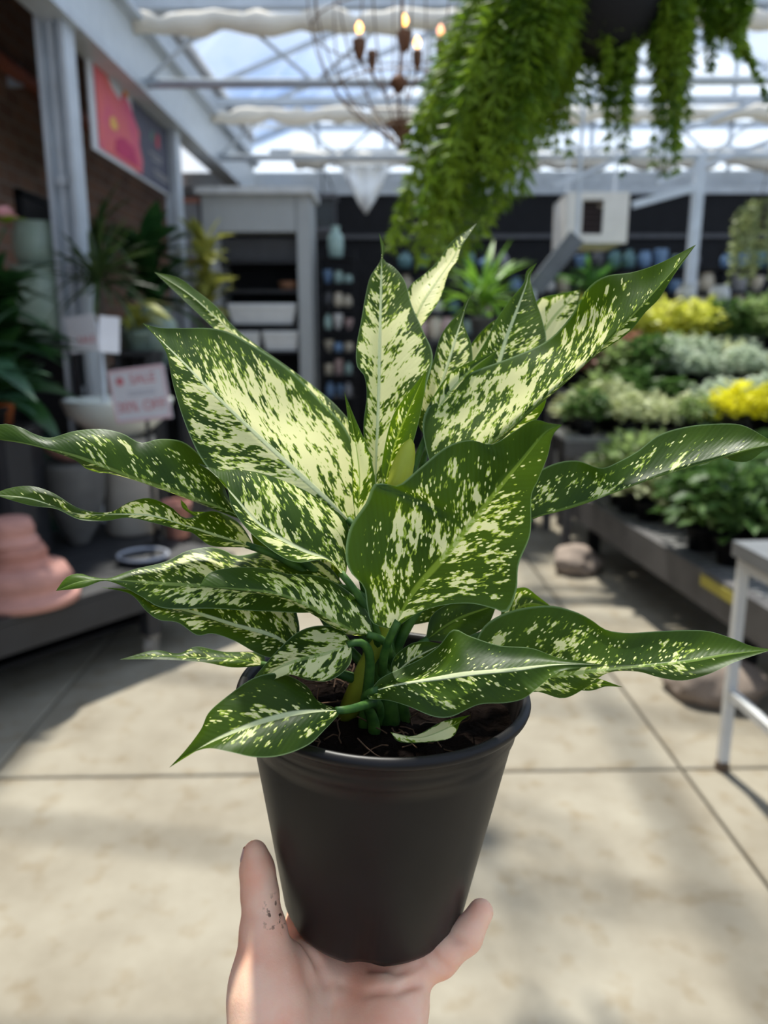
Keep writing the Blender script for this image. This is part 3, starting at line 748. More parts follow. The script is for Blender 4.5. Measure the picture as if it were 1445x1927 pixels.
# palm creases: grooves that follow the skin
def groove(px_pts, rad, depth):
    pts = []
    for px, py in px_pts:
        q_ = FL(px, py, CB.z-.010)-CB; best = None
        for s_ in np.linspace(-.035, .035, 90):                      # walk along the sight line to the skin
            w_ = q_-ray(px, py).normalized()*float(s_)*-1; ii = [int(round((w_[i]-lo[i])/HS)) for i in range(3)]
            if all(0 <= ii[i] < shape[i] for i in range(3)) and fld[tuple(ii)] < 0: best = w_; break
        if best is not None: pts.append((tuple(best+Vector((0, -.3, .9)).normalized()*(rad-depth)), rad))
    if len(pts) < 2: return
    P_ = np.array([p_[0] for p_ in pts]); a_ = np.maximum(((P_.min(0)-.01-lo)/HS).astype(int), 0); b_ = np.minimum(((P_.max(0)+.01-lo)/HS).astype(int)+1, shape)
    sl_ = tuple(slice(a_[i], b_[i]) for i in range(3)); G_ = np.meshgrid(gx_[sl_[0]], gy_[sl_[1]], gz_[sl_[2]], indexing='ij')
    fld[sl_] = smax(fld[sl_], -chain(G_, pts, .002), .0025)
groove([(578, 1782), (600, 1815), (616, 1850), (622, 1890), (618, 1935)], .0026, .0014)
groove([(640, 1852), (690, 1868), (745, 1866), (792, 1850)], .0022, .0009)
groove([(700, 1822), (745, 1828), (790, 1815)], .0022, .0008)
groove([(545, 1750), (556, 1766), (575, 1776)], .0022, .0009)
groove([(806, 1788), (830, 1815), (846, 1828)], .0018, .0008)
groove([(838, 1752), (858, 1770), (872, 1776)], .0016, .0007)
def surface_nets(f, org, h):
    ins = f < 0; c = np.zeros([s-1 for s in f.shape], np.int8)
    corners = [(i, j, k) for i in (0, 1) for j in (0, 1) for k in (0, 1)]
    sl = lambda o: tuple(slice(o[a], f.shape[a]-1+o[a]) for a in range(3))
    for o in corners: c += ins[sl(o)]
    act = (c > 0) & (c < 8); idx = -np.ones(act.shape, np.int64); cells = np.argwhere(act); idx[act] = np.arange(len(cells))
    acc = np.zeros((len(cells), 3)); cnt = np.zeros(len(cells))
    for a in corners:
        for ax in range(3):
            if a[ax] == 1: continue
            b = list(a); b[ax] = 1
            fa = f[tuple((cells+np.array(a)).T)]; fb = f[tuple((cells+np.array(b)).T)]
            m = (fa < 0) != (fb < 0); t = np.zeros(len(cells)); t[m] = fa[m]/(fa[m]-fb[m])
            pt = np.array(a, float)+np.outer(t, np.eye(3)[ax]); acc[m] += pt[m]; cnt[m] += 1
    verts = org+(cells+acc/cnt[:, None])*h
    quads = []
    for ax in range(3):
        u, v = (ax+1) % 3, (ax+2) % 3
        lo_ = [slice(None)]*3; hi_ = [slice(None)]*3; lo_[ax] = slice(0, -1); hi_[ax] = slice(1, None)
        a = ins[tuple(lo_)]; b = ins[tuple(hi_)]; e_ = np.argwhere(a != b)
        ok = (e_[:, u] > 0) & (e_[:, v] > 0) & (e_[:, u] < f.shape[u]-1) & (e_[:, v] < f.shape[v]-1); e_ = e_[ok]
        flip = a[tuple(e_.T)]
        def cell(du, dv):
            q = e_.copy(); q[:, u] += du; q[:, v] += dv; return idx[tuple(q.T)]
        q = np.stack([cell(-1, -1), cell(0, -1), cell(0, 0), cell(-1, 0)], 1); q[~flip] = q[~flip][:, ::-1]; quads.append(q)
    return verts, np.vstack(quads)
hv, hq = surface_nets(fld, lo, HS)
for _ in range(4):                                                    # relax the grid steps
    s1 = np.zeros_like(hv); cn = np.zeros(len(hv))
    for a, b in ((0, 1), (1, 2), (2, 3), (3, 0)):
        np.add.at(s1, hq[:, a], hv[hq[:, b]]); np.add.at(s1, hq[:, b], hv[hq[:, a]]); np.add.at(cn, hq[:, a], 1); np.add.at(cn, hq[:, b], 1)
    hv = hv*.45+(s1/cn[:, None])*.55
# keep the one connected body
par = np.arange(len(hv))
for _ in range(400):
    m0 = par[hq].min(1); new = par.copy()
    for c_ in range(4): np.minimum.at(new, hq[:, c_], m0)
    new = new[new]
    if (new == par).all(): break
    par = new
big = np.bincount(par).argmax(); keep = par == big; remap = np.cumsum(keep)-1
hq = remap[hq[keep[hq[:, 0]]]]; hv = hv[keep]
M_skin, nt, out = nodes_of('skin'); N = nt.nodes.new; L = nt.links.new
p = N('ShaderNodeBsdfPrincipled'); tc = N('ShaderNodeTexCoord')
n1 = N('ShaderNodeTexNoise'); n1.inputs['Scale'].default_value = 38; n1.inputs['Detail'].default_value = 4
n2 = N('ShaderNodeTexNoise'); n2.inputs['Scale'].default_value = 700; n2.inputs['Detail'].default_value = 3
cr = N('ShaderNodeValToRGB'); cr.color_ramp.elements[0].position = .32; cr.color_ramp.elements[0].color = (.90, .43, .275, 1); cr.color_ramp.elements[1].position = .66; cr.color_ramp.elements[1].color = (.95, .60, .42, 1)
L(tc.outputs['Object'], n1.inputs['Vector']); L(tc.outputs['Object'], n2.inputs['Vector']); L(n1.outputs['Fac'], cr.inputs['Fac'])
# specks of soil stuck to the inside of the thumb
vm = N('ShaderNodeVectorMath'); vm.operation = 'DISTANCE'; vm.inputs[1].default_value = (-.0500, -.0500, .031); L(tc.outputs['Object'], vm.inputs[0])
near = N('ShaderNodeMapRange'); near.inputs[1].default_value = .005; near.inputs[2].default_value = .012; near.inputs[3].default_value = 1; near.inputs[4].default_value = 0; L(vm.outputs['Value'], near.inputs[0])
n3 = N('ShaderNodeTexNoise'); n3.inputs['Scale'].default_value = 330; L(tc.outputs['Object'], n3.inputs['Vector'])
sp = N('ShaderNodeMapRange'); sp.inputs[1].default_value = .57; sp.inputs[2].default_value = .64; L(n3.outputs['Fac'], sp.inputs[0])
mu = N('ShaderNodeMath'); mu.operation = 'MULTIPLY'; L(near.outputs[0], mu.inputs[0]); L(sp.outputs[0], mu.inputs[1])
mc = N('ShaderNodeMixRGB'); L(mu.outputs[0], mc.inputs[0]); L(cr.outputs[0], mc.inputs[1]); mc.inputs[2].default_value = (.07, .025, .012, 1)
L(mc.outputs[0], p.inputs['Base Color']); p.inputs['Roughness'].default_value = .5; p.inputs['Specular IOR Level'].default_value = .35
p.inputs['Subsurface Weight'].default_value = .35; p.inputs['Subsurface Radius'].default_value = (.012, .0045, .0022); p.inputs['Subsurface Scale'].default_value = .6
bp = N('ShaderNodeBump'); bp.inputs['Strength'].default_value = .22; bp.inputs['Distance'].default_value = .0006; L(n2.outputs['Fac'], bp.inputs['Height']); L(bp.outputs[0], p.inputs['Normal'])
L(p.outputs[0], out.inputs['Surface'])
me = bpy.data.meshes.new('person'); me.from_pydata([tuple(q) for q in hv], [], [tuple(int(i) for i in q) for q in hq])
me.polygons.foreach_set('use_smooth', [True]*len(me.polygons)); me.materials.append(M_skin)
hand = bpy.data.objects.new('person', me); COL.objects.link(hand); hand.location = CB
tag(hand, 'left hand with upturned palm holding the black nursery pot from below', 'person')
# thumb nail on the far side of the thumb tip
nv, nf_ = [], []
n0 = Vector((-.0672, -.0300, .0510)); nd = Vector((-.10, .38, 1)).normalized(); nr = Vector((-.92, -.36, 0)).normalized(); ns = nd.cross(nr).normalized(); nr = ns.cross(nd)
for i in range(7):
    for j in range(9):
        t = -.007+.0130*i/6; a = (j/8-.5)*2.0; rad = .0089-.0024*max(0, t)/.0065
        nv.append(n0+nd*t+nr*(rad*math.cos(a)-.0005)+ns*rad*math.sin(a)*.95)
for i in range(6):
    for j in range(8): a = i*9+j; nf_.append((a, a+1, a+10, a+9))
nail = MB().add([q+CB for q in nv], nf_).build('thumb_nail', mat('nail', (.62, .36, .32), .3, 0, .05), hand, True)
#@@PART3
# ================================================================== HANGING THINGS
rr = random.Random(11)
# ---- wire chandelier
CYD = 3.15
ctop = PY(757, -60, CYD); cx, cy = PY(755, 240, CYD).x, CYD
def cz(py): return PY(755, py, CYD).z
def cw(px): return px*CYD/F*1.02
M_rust = mat('rusty_iron', (.14, .062, .028), .7, .3, .35, 40)
M_wire = mat('brown_wire', (.20, .135, .09), .6, .3, .2, 40)
ch = thing('chandelier', 'rusty wire cage chandelier with four small glowing candle bulbs', 'chandelier', (cx, cy, cz(283)))
prof_w = [(2, 283), (14, 268), (42, 245), (78, 215), (112, 172), (136, 120), (150, 60), (154, 0), (150, -70), (120, -140), (60, -190), (4, -215)]
for k in range(16):
    a = 2*math.pi*k/16+.1; pts = []
    for r_, y_ in catmull([(q[0], q[1]) for q in prof_w], 26):
        pts.append((cx+cw(r_)*math.cos(a), cy+cw(r_)*math.sin(a), cz(y_)))
    MB().tube(pts, .0028, 5).build('cage_wire', M_wire, ch, True)
for r_, y_ in ((150, 60), (112, 172), (42, 245)):
    MB().tube([(cx+cw(r_)*math.cos(a), cy+cw(r_)*math.sin(a), cz(y_)) for a in np.linspace(0, 2*math.pi, 37)], .003, 5, False).build('cage_ring', M_wire, ch, True)
MB().lathe([(.002, cz(283)), (.010, cz(268)), (.016, cz(258)), (cw(24), cz(236)), (cw(27), cz(231)), (cw(24), cz(232)), (.004, cz(238))], (cx, cy, 0), 20).build('finial_cup', M_rust, ch, True)
MB().lathe([(.003, cz(180)), (cw(8), cz(170)), (cw(16), cz(157)), (cw(13), cz(148)), (cw(5), cz(140)), (.004, cz(135))], (cx-.01, cy, 0), 18).build('ball', M_rust, ch, True)
MB().tube([(cx-.005, cy, cz(232)), (cx-.01, cy, cz(150)), (cx, cy, cz(50)), (cx, cy, cz(-215))], .006, 8).build('stem', M_rust, ch, True)
MB().tube([(cx, cy, cz(-215)), (cx, cy, 4.2), (cx, cy, roof_z(cx)-.05)], .004, 6).build('chain', M_wire, ch, True)
M_bulb = mat('lit_bulb', (1, .8, .5), .3, 0, 0, emit=(1.0, .46, .09), estr=4.5)
M_bulb2 = mat('dim_bulb', (1, .7, .5), .3, 0, 0, emit=(1.0, .36, .14), estr=1.8)
cups = [(676, 52, 90, -.10, 1, 24), (761, 38, 75, .16, 1, 28), (785, 80, 112, -.16, 1, 18), (829, 57, 92, .08, 2, 17), (700, 0, 112, -.14, 0, 17)]
for (px, by, cyp, dy, on, w) in cups:
    yy = cy+dy; P = lambda a, b: PY(a, b, yy)
    c = P(px, cyp); s = yy/F
    cup = MB().lathe([(.002, c.z-22*s), (w*.30*s, c.z-14*s), (w*.45*s, c.z-2*s), (w*.5*s, c.z+12*s), (w*.34*s, c.z+14*s), (w*.2*s, c.z+4*s)], (c.x, c.y, 0), 14).build('candle_cup', M_rust, ch, True)
    MB().tube([(c.x, c.y, c.z-20*s), ((c.x+cx)/2, (c.y+cy)/2, c.z-52*s), (cx, cy, cz(165))], .0035, 6).build('arm', M_rust, ch, True)
    if on:
        b = P(px, by); zt = b.z
        MB().lathe([(.005, zt-9*s), (5.5*s, zt-3*s), (5.8*s, zt+1*s), (4*s, zt+5*s), (.0008, zt+10*s)], (b.x, b.y, 0), 12).build('bulb', M_bulb if on == 1 else M_bulb2, ch, True)
        MB().tube([(b.x, b.y, c.z+6*s), (b.x, b.y, zt-9*s)], .006, 8).build('candle_sleeve', mat('wax_sleeve', (.55, .48, .42), .6), ch, True)

# ---- large asparagus fern in a hanging basket
M_f1 = leaf_mat('fern_green', (.14, .24, .012), (.26, .38, .03), .50, 9)
M_f2 = leaf_mat('fern_dark', (.06, .135, .008), (.14, .24, .016), .45, 9)
FY = 2.05
crown = PY(1130, -20, FY)
fern = thing('hanging_fern', 'big feathery asparagus fern spilling from a hanging basket', 'hanging plant', (crown.x, crown.y, crown.z-.16))
MB().lathe([(.03, crown.z-.15), (.10, crown.z-.13), (.15, crown.z-.05), (.17, crown.z+.02), (.175, crown.z+.03), (.155, crown.z+.02), (.0005, crown.z+.0)], crown.xy.to_3d(), 28).build('basket', M_black, fern, True)
for k in range(3):
    a = k*2.09+.3; MB().tube([(crown.x+.16*math.cos(a), crown.y+.16*math.sin(a), crown.z+.02), (crown.x, crown.y, crown.z+.62), (crown.x, crown.y, roof_z(crown.x)-.12)], .003, 5).build('hanger_wire', M_wire, fern, True)
def frond(pts, dens, length, width, m):
    P = catmull([tuple(q) for q in pts], max(10, int(dens)))
    mb = MB()
    mb.tube([Vector(q) for q in P[::3]], .0016, 4, False)
    n = len(P)
    for i in range(1, n):
        t = i/n; c = Vector(P[i]); d = Vector(P[i]-P[i-1]); d = d.normalized() if d.length > 1e-7 else Vector((0, 0, -1))
        ln = length*(.45+.9*math.sin(math.pi*min(1, t*.86+.12)))
        for q in range(15):
            o = Vector((rr.gauss(0, 1), rr.gauss(0, 1), rr.gauss(0, .7))); o -= d*o.dot(d)*.5
            if o.length < 1e-3: continue
            o = o.normalized()*ln*rr.uniform(.45, 1.1)+d*ln*rr.uniform(.1, .7)+Vector((0, 0, -.25*ln))
            s_ = o.cross(Vector((rr.random()-.5, rr.random()-.5, rr.random()-.5)))
            s_ = s_.normalized()*width if s_.length > 1e-6 else Vector((width, 0, 0))
            mb.add([c-s_*.25, c+o*.5-s_, c+o, c+o*.5+s_], [(0, 1, 2, 3)])
    return mb.build('frond', m, fern)
def fr(px, py, dy, lift=.10, dens=34, ln=.055, w=.0030, m=None, start=None):
    e_ = PY(px, py, FY+dy); s0 = crown+Vector((rr.uniform(-.08, .08), rr.uniform(-.08, .08), .02)) if start is None else start
    mid = s0.lerp(e_, .45); mid.z = max(s0.z, e_.z)+lift - .10*rr.random()
    m3 = s0.lerp(e_, .8); m3.z = e_.z+(s0.z-e_.z)*.48
    frond([s0, mid, m3, e_], dens, ln, w, m or (M_f1 if rr.random() < .6 else M_f2))
# the dense left mass, cascading down and to the left
for k in range(78):
    t = rr.random()
    px = 760+rr.random()**.8*300; lim = 505 if px < 860 else 505-(px-860)*1.15
    py = rr.uniform(.35, 1)*lim
    if px < 960: py = max(py, 300-(px-740)*1.0)
    fr(px, py, rr.uniform(-.28, .30), rr.uniform(.0, .12), 42, .052)
for k in range(26): fr(rr.uniform(735, 880), rr.uniform(370, 500), rr.uniform(-.12, .2), .06, 46, .046)
for k in range(16): fr(rr.uniform(930, 1080), rr.uniform(40, 200), rr.uniform(-.3, .1), .05, 30, .05)
# separate strands hanging on the right
for (x0, x1, y0, y1, n) in ((1140, 1195, 180, 330, 9), (1225, 1295, 200, 325, 13), (1230, 1300, 80, 190, 8), (1330, 1400, 40, 170, 6), (1090, 1150, 120, 235, 8), (1045, 1075, 240, 300, 3)):
    for k in range(n):
        ex, ey = rr.uniform(x0, x1), rr.uniform(y0, y1)
        st = PY(ex+rr.uniform(-30, 10), -40, FY+rr.uniform(-.1, .1))
        fr(ex, ey, rr.uniform(-.1, .1), .0, 34, .034, .0030, M_f2 if k % 2 else M_f1, st)
for k in range(3): fr(1430+k*10, 150+k*25, 0, .05, 40, .02, .004)

# ---- pale trailing plant at the right edge
M_ivy = leaf_mat('pale_ivy', (.20, .25, .08), (.42, .46, .22), .3, 60)
IY = 5.6; ic = PY(1455, 385, IY)
ivy = thing('trailing_ivy', 'pale variegated trailing plant hanging at the right edge', 'hanging plant', (ic.x, ic.y, ic.z-.1))
MB().lathe([(.06, ic.z-.14), (.11, ic.z-.08), (.13, ic.z), (.135, ic.z+.01), (.115, ic.z), (.0005, ic.z-.01)], ic.xy.to_3d(), 20).build('basket', mat('grey_basket', (.12,.12,.11), .7), ivy, True)
for k in range(3):
    a = k*2.09; MB().tube([(ic.x+.12*math.cos(a), ic.y+.12*math.sin(a), ic.z), (ic.x, ic.y, ic.z+.5), (ic.x, ic.y, t_bot+.9)], .003, 5).build('hanger_wire', M_wire, ivy, True)
for k in range(34):
    a = rr.uniform(0, 6.28); L_ = rr.uniform(.2, .62); s0 = ic+Vector((.11*math.cos(a), .11*math.sin(a), 0)); mb = MB()
    q = s0.copy(); pts = []
    for s in range(10):
        pts.append(q.copy()); t = s/9
        q = q+Vector((math.cos(a)*.035*(1-t)**2, math.sin(a)*.035*(1-t)**2, .01 if s < 1 else -L_/9))+Vector((rr.uniform(-.01,.01), rr.uniform(-.01,.01), 0))
    mb.tube(pts, .002, 4, False)
    for c in pts:
        for z in range(4):
            o = Vector((rr.uniform(-1,1), rr.uniform(-1,1), rr.uniform(-.6,.4))).normalized()*rr.uniform(.025,.045); s_ = o.cross(Vector((rr.random()-.5, rr.random()-.5, rr.random()-.5))).normalized()*.018
            mb.add([c, c+o*.5-s_, c+o, c+o*.5+s_], [(0,1,2,3)])
    mb.build('vine', M_ivy, ivy)

# ---- white drape on the back gable
DY = 9.6; mb = MB(); nx, nz = 26, 12
zt_ = PY(690, 312, DY).z; x0, x1 = PY(641, 312, DY).x, PY(735, 312, DY).x; zlow = PY(688, 404, DY).z
for i in range(nx):
    u = i/(nx-1); drop = (1-abs(2*u-1)**1.2)
    for j in range(nz):
        v_ = j/(nz-1); z = zt_-(zt_-zlow)*(.12+.88*drop)*v_
        mb.v.append(Vector((x0+(x1-x0)*(u+(.5-u)*.10*v_), DY+.05*math.sin(u*19)*(.4+.6*v_)+.04*math.sin(v_*7)*drop, z)))
for i in range(nx-1):
    for j in range(nz-1): a = i*nz+j; mb.f.append((a, a+1, a+nz+1, a+nz))
dr = thing('drape', 'white cloth swag hanging in a point before the black back wall', 'drape', ((x0+x1)/2, DY, zlow))
cl = mb.build('cloth', mat('white_cloth', (.86, .86, .84), .9, 0, .04), dr, True)
sol = cl.modifiers.new('thickness', 'SOLIDIFY'); sol.thickness = .008
MB().tube([(x0-.12, DY, zt_), (x1+.12, DY, zt_)], .012, 8).build('rod', M_steel, dr, True)
for x in (x0, x1): MB().tube([(x, DY, zt_), (x, DY, PY(690, 205, 8.35).z)], .003, 5).build('cord', M_wire, dr)

# ---- banner on the left wall
BX = GXB-.05
bt0, bt1 = PX(153, 78, BX), PX(322, 243, BX); bb0, bb1 = PX(182, 292, BX), PX(330, 372, BX)
ya, yb = PX(168, 200, BX).y, PX(326, 300, BX).y
zt2 = (bt0.z+bt1.z)/2; zb_ = (bb0.z+bb1.z)/2
ban = thing('banner', 'pink and grey flower banner hung high along the brick wall', 'banner', (BX, (ya+yb)/2, zb_))
hgt_ = zt2-zb_; wid = yb-ya
MB().box((BX, (ya+yb)/2, (zt2+zb_)/2), (.012, wid, hgt_)).build('sheet', mat('banner_white', (.62, .62, .63), .7, 0, .03), ban)
def bquad(name, poly, m, off):
    q = [(BX+off, ya+wid*u, zb_+hgt_*v_) for u, v_ in poly]; q2 = [(x+.003, y, z) for x, y, z in q]; n = len(q)
    mb = MB(); mb.add(q+q2, [tuple(range(n))[::-1], tuple(range(n, 2*n))]+[(i, (i+1) % n, n+(i+1) % n, n+i) for i in range(n)]); return mb.build(name, m, ban)
M_pink = mat('banner_pink', (.62, .09, .19), .7, 0, .25, 3, col2=(.72, .16, .12))
bquad('grey_field', [(.44, .03), (.99, .03), (.99, .97), (.44, .97)], mat('banner_grey', (.085, .085, .115), .7, 0, .1), .007)
bquad('pink_flower', [(.05, .05), (.50, .05), (.52, .22), (.49, .40), (.50, .55), (.44, .68), (.40, .80), (.33, .86), (.30, .74), (.22, .80), (.14, .97), (.05, .97)], M_pink, .011)
bquad('dark_petal', [(.20, .12), (.46, .10), (.42, .30), (.30, .34), (.22, .26)], mat('banner_rose', (.50, .03, .11), .7), .015)  # darker rose petal shape printed on the banner
bquad('flower_eye', [(.17, .36), (.22, .34), (.25, .42), (.21, .50), (.17, .45)], mat('banner_gold', (.75, .42, .10), .7), .015)
bquad('orange_bud', [(.33, .86), (.37, .84), (.40, .92), (.36, .96)], mat('banner_orange', (.72, .24, .02), .7), .015)
bquad('red_mark', [(.72, .55), (.76, .53), (.77, .70), (.73, .72)], mat('banner_red', (.52, .05, .07), .7), .011)
bquad('green_mark', [(.65, .58), (.68, .57), (.69, .70), (.66, .70)], mat('banner_green', (.12, .22, .16), .7), .011)
for k, (a, b, z) in enumerate(((.62, .80, .40), (.66, .78, .34), (.66, .90, .20), (.68, .88, .15))):
    bquad('pale_line', [(a, z), (b, z), (b, z+.03), (a, z+.03)], mat('banner_line', (.27, .26, .25), .7), .011)
for y in (ya+.1, yb-.1): MB().tube([(BX, y, zt2), (BX, y, zt2+.12)], .006, 6).build('tie', M_wire, ban)

# ---- white cooler box on the back wall, its strut
KY = 7.4
k0, k1 = PY(1068, 362, KY), PY(1178, 458, KY)
kc = (k0+k1)/2; kw, kh = k1.x-k0.x, k0.z-k1.z
box = thing('cooler_box', 'white boxy air cooler with a dark louvred opening', 'air cooler', (kc.x, KY, k1.z))
kd = .62
M_cool = mat('cream_metal', (.72, .68, .62), .5, 0, .05)
op = (PY(1096, 376, KY).x, PY(1136, 376, KY).x, PY(1100, 441, KY).z, PY(1100, 376, KY).z)
m = MB()
for (a, b, c, d) in ((k0.x, op[0], k1.z, k0.z), (op[1], k1.x, k1.z, k0.z), (op[0], op[1], op[3], k0.z), (op[0], op[1], k1.z, op[2])):
    m.box(((a+b)/2, KY, (c+d)/2), (b-a, .03, d-c))
m.box((k0.x+.015, KY+kd/2, kc.z), (.03, kd, kh)); m.box((k1.x-.015, KY+kd/2, kc.z), (.03, kd, kh))
m.box((kc.x, KY+kd/2, k0.z-.015), (kw, kd, .03)); m.box((kc.x, KY+kd/2, k1.z+.015), (kw, kd, .03))
m.build('housing', M_cool, box)
MB().box(((op[0]+op[1])/2, KY+.2, (op[2]+op[3])/2), (op[1]-op[0], .02, op[3]-op[2])).build('duct_back', M_black, box)
for k in range(6):
    z = op[2]+(op[3]-op[2])*(k+.5)/6
    MB().box(((op[0]+op[1])/2, KY+.03, z), (op[1]-op[0], .05, .012), Matrix.Rotation(.6, 3, 'X')).build('louvre', mat('dark_louvre', (.06, .04, .04), .6), box)
for dx in (-1, 1):
    MB().bar((kc.x+dx*kw*.4, KY+.3, k0.z), (kc.x+dx*kw*.4, KY+.3, t_bot+.1), .02).build('hanger_rod', M_steel, box)
sa, sb = PY(1085, 445, 6.6), PY(1005, 545, 6.6)
strut = thing('slanted_chute', 'grey metal chute slanting down below the white cooler box', 'chute', sb)
M_chute = mat('dull_chute', (.13, .14, .15), .6, .1)
MB().bar(sa, sb, .11, .04, up=(0, 1, 0)).build('trough', M_chute, strut)
for s in (-1, 1):
    d = (sb-sa).normalized(); n = d.cross(Vector((0, 1, 0))).normalized()*.06*s
    MB().bar(sa+n, sb+n, .02, .07, up=(0, 1, 0)).build('side_rail', M_chute, strut)
MB().tube([sb, (sb.x, sb.y, .45)], .02, 8).build('support_leg', M_steel, strut)
MB().tube([sa, (sa.x, sa.y, t_bot-.0)], .015, 8).build('support_rod', M_steel, strut)

# ---- steel pole with a brace on the right
qa = PY(1303, 480, 8.35)
pole = thing('trim_11', None, None, (qa.x, 8.35, 0)); pole['kind'] = 'structure'
MB().bar((qa.x, 8.35, 0), (qa.x, 8.35, t_bot), .095, .095).build('post', M_steel, pole)
MB().box((qa.x, 8.35, .01), (.2, .2, .02)).build('base_plate', M_steel, pole)
MB().bar(PY(1190, 386, 8.33), PY(1312, 352, 8.33), .04, .07).build('brace', M_steel, pole)
for (a, b, y) in (((1235, 345), (1460, 262), 5.2), ((1040, 352), (1455, 176), 5.6)):
    MB().bar(PY(*a, y), PY(*b, y), .02, .028).build('brace', M_steel, pole)

# ================================================================== VASES AND POTS
def vase_mesh(name, prof, material, n=24):
    o = MB().lathe(prof, (0,0,0), n).build(name, material, None, True)
    return o
VP = {
 'urn': [(.30,0),(.34,.02),(.46,.25),(.5,.5),(.46,.75),(.36,.9),(.38,.97),(.40,1),(.34,.98),(.30,.88),(.30,.5)],
 'bowl': [(.16,0),(.18,.06),(.30,.2),(.46,.6),(.5,.93),(.5,1),(.46,.98),(.38,.55),(.10,.25)],
 'pot': [(.34,0),(.36,.01),(.44,.80),(.5,.82),(.5,.99),(.47,1),(.44,.97),(.42,.75),(.34,.2)],
 'jar': [(.30,0),(.40,.06),(.46,.4),(.42,.7),(.24,.82),(.22,.94),(.27,1),(.22,.99),(.18,.85)],
 'crock': [(.34,0),(.42,.05),(.49,.28),(.5,.55),(.48,.82),(.43,.94),(.45,.98),(.46,1),(.42,.99),(.40,.9),(.42,.5)],
 'dome': [(.50,0),(.50,.22),(.45,.27),(.43,.55),(.45,.60),(.38,.95),(.33,1),(.0005,1)],
 'cyl': [(.42,0),(.46,.03),(.5,.95),(.5,1),(.46,1),(.44,.3)],
}
def vessel(name, label, cat, base, w, h, kind, m, group=None):
    prof = [(r*w, z*h) for r, z in VP[kind]]
    o = MB().lathe(prof, (0,0,0), 28).build(name, m, None, True)
    o.location = base; return tag(o, label, cat, group)
M_cel = mat('celadon_glaze', (.30, .39, .31), .22, 0, .12, 6)
M_cel2 = mat('dark_celadon', (.17, .23, .19), .3, 0, .12, 6)
M_terra = mat('terracotta', (.44, .20, .15), .85, 0, .16, 14)
M_stone = mat('grey_stone', (.12, .115, .105), .8, 0, .2, 10)
M_bowlw = mat('pale_glaze', (.62, .66, .62), .3, 0, .05)
M_dgreen = mat('bottle_green', (.012, .045, .032), .3, 0, .2)
M_beige = mat('beige_planter', (.36, .33, .28), .7, 0, .1)
M_dark = mat('dark_table', (.020, .020, .022), .55, 0, .15, 12)

# ================================================================== LEFT DISPLAY TABLE
TH = .42
ta, tb = FL(-40, 1180, TH), FL(250, 1096, TH)                     # two points of its front edge
d = (tb-ta); d.z = 0; d.normalize(); nrm = Vector((-d.y, d.x, 0))    # along the edge / to the back
cA = ta-d*.55; cB = tb+d*.62; DEP = 1.2
tab = thing('display_table', 'low charcoal display table full of pots on the left', 'table', ((cA+cB)/2+nrm*DEP/2)*1.0)
tab.location.z = 0
ctr = (cA+cB)/2+nrm*DEP/2; LEN = (cB-cA).length; rotm = Matrix.Rotation(math.atan2(d.y, d.x), 3, 'Z')
NPL = 7
for k in range(NPL):
    c = ctr+nrm*(-DEP/2+DEP*(k+.5)/NPL); MB().box((c.x, c.y, TH-.0125), (LEN, DEP/NPL-.006, .025), rotm).build('plank', M_dark, tab)
for s in (-1, 1):
    c = ctr+nrm*s*(DEP/2-.02); MB().box((c.x, c.y, TH-.09), (LEN, .035, .125), rotm).build('apron', M_dark, tab)
    c = ctr+d*s*(LEN/2-.02); MB().box((c.x, c.y, TH-.09), (.035, DEP-.08, .125), rotm).build('apron', M_dark, tab)
M_cast = mat('worn_caster', (.28, .25, .21), .6, .2)
for s in (-1, 0, 1):
    for q in (-1, 1):
        c = ctr+d*(s*(LEN/2-.06) if s else (tb-ctr).dot(d)+.12)+nrm*q*(DEP/2-.06)
        lg = MB().box((c.x, c.y, .25), (.07, .07, .26), rotm).build('leg', M_dark, tab)
        MB().tube([(c.x-.02, c.y, .055), (c.x+.02, c.y, .055)], .055, 16).build('caster', M_cast, lg)
        MB().box((c.x, c.y, .112), (.06, .06, .016), rotm).build('caster_plate', M_cast, lg)
c = ctr+nrm*(DEP/2-.06); MB().box((c.x, c.y, .19), (LEN-.16, .02, .36), rotm).build('back_panel', M_black, tab)  # added panel: blocks the light from behind so the underside stays dark
c = ctr+nrm*.05; MB().box((c.x, c.y, .15), (LEN-.2, DEP-.24, .02), rotm).build('shade_shelf', M_black, tab)  # added shelf, helps keep the space below the table top in shade
def onT(px, py, back=0.0): return FL(px, py, TH)

def stand(name, label, x, y, z, w, dp, m=M_dark, z0=0.0):
    o = thing(name, label, 'plinth', (x, y, z0))
    MB().box((x, y, z-.015), (w, dp, .03)).build('top', m, o)
    for sx in (-1, 1):
        MB().box((x+sx*(w/2-.03), y, (z-.03+z0)/2), (.04, dp-.02, z-.03-z0)).build('side_panel', m, o)
    MB().box((x, y+dp/2-.02, (z-.03+z0)/2), (w-.1, .02, z-.03-z0)).build('back_panel', m, o)
    return o
# stacked terracotta pots lying at the near end
tcol = [mat('terracotta_pink', (.50, .25, .20), .85, 0, .14, 14), M_terra]
bt = onT(52, 1128); s = bt.y/F*1.05
terr = []
lev = [(118, 70, 0), (94, 46, 56), (76, 52, 80)]
z = TH
for k, (w, h, zz) in enumerate(lev):
    o = vessel('terracotta_pot', ('widest upturned terracotta pot at the bottom of the stack, left table', 'middle upturned terracotta pot of the stack on the left table', 'smallest upturned terracotta pot on top of the stack, left table')[k], 'planter', (bt.x-.02*k, bt.y, z), 2*w*s*.62, h*s, 'dome', tcol[0 if k != 1 else 1], 'stacked terracotta on the left table')
    if k == 0: o.scale = (1.3, 1.3, 1)
    z += h*s*.92
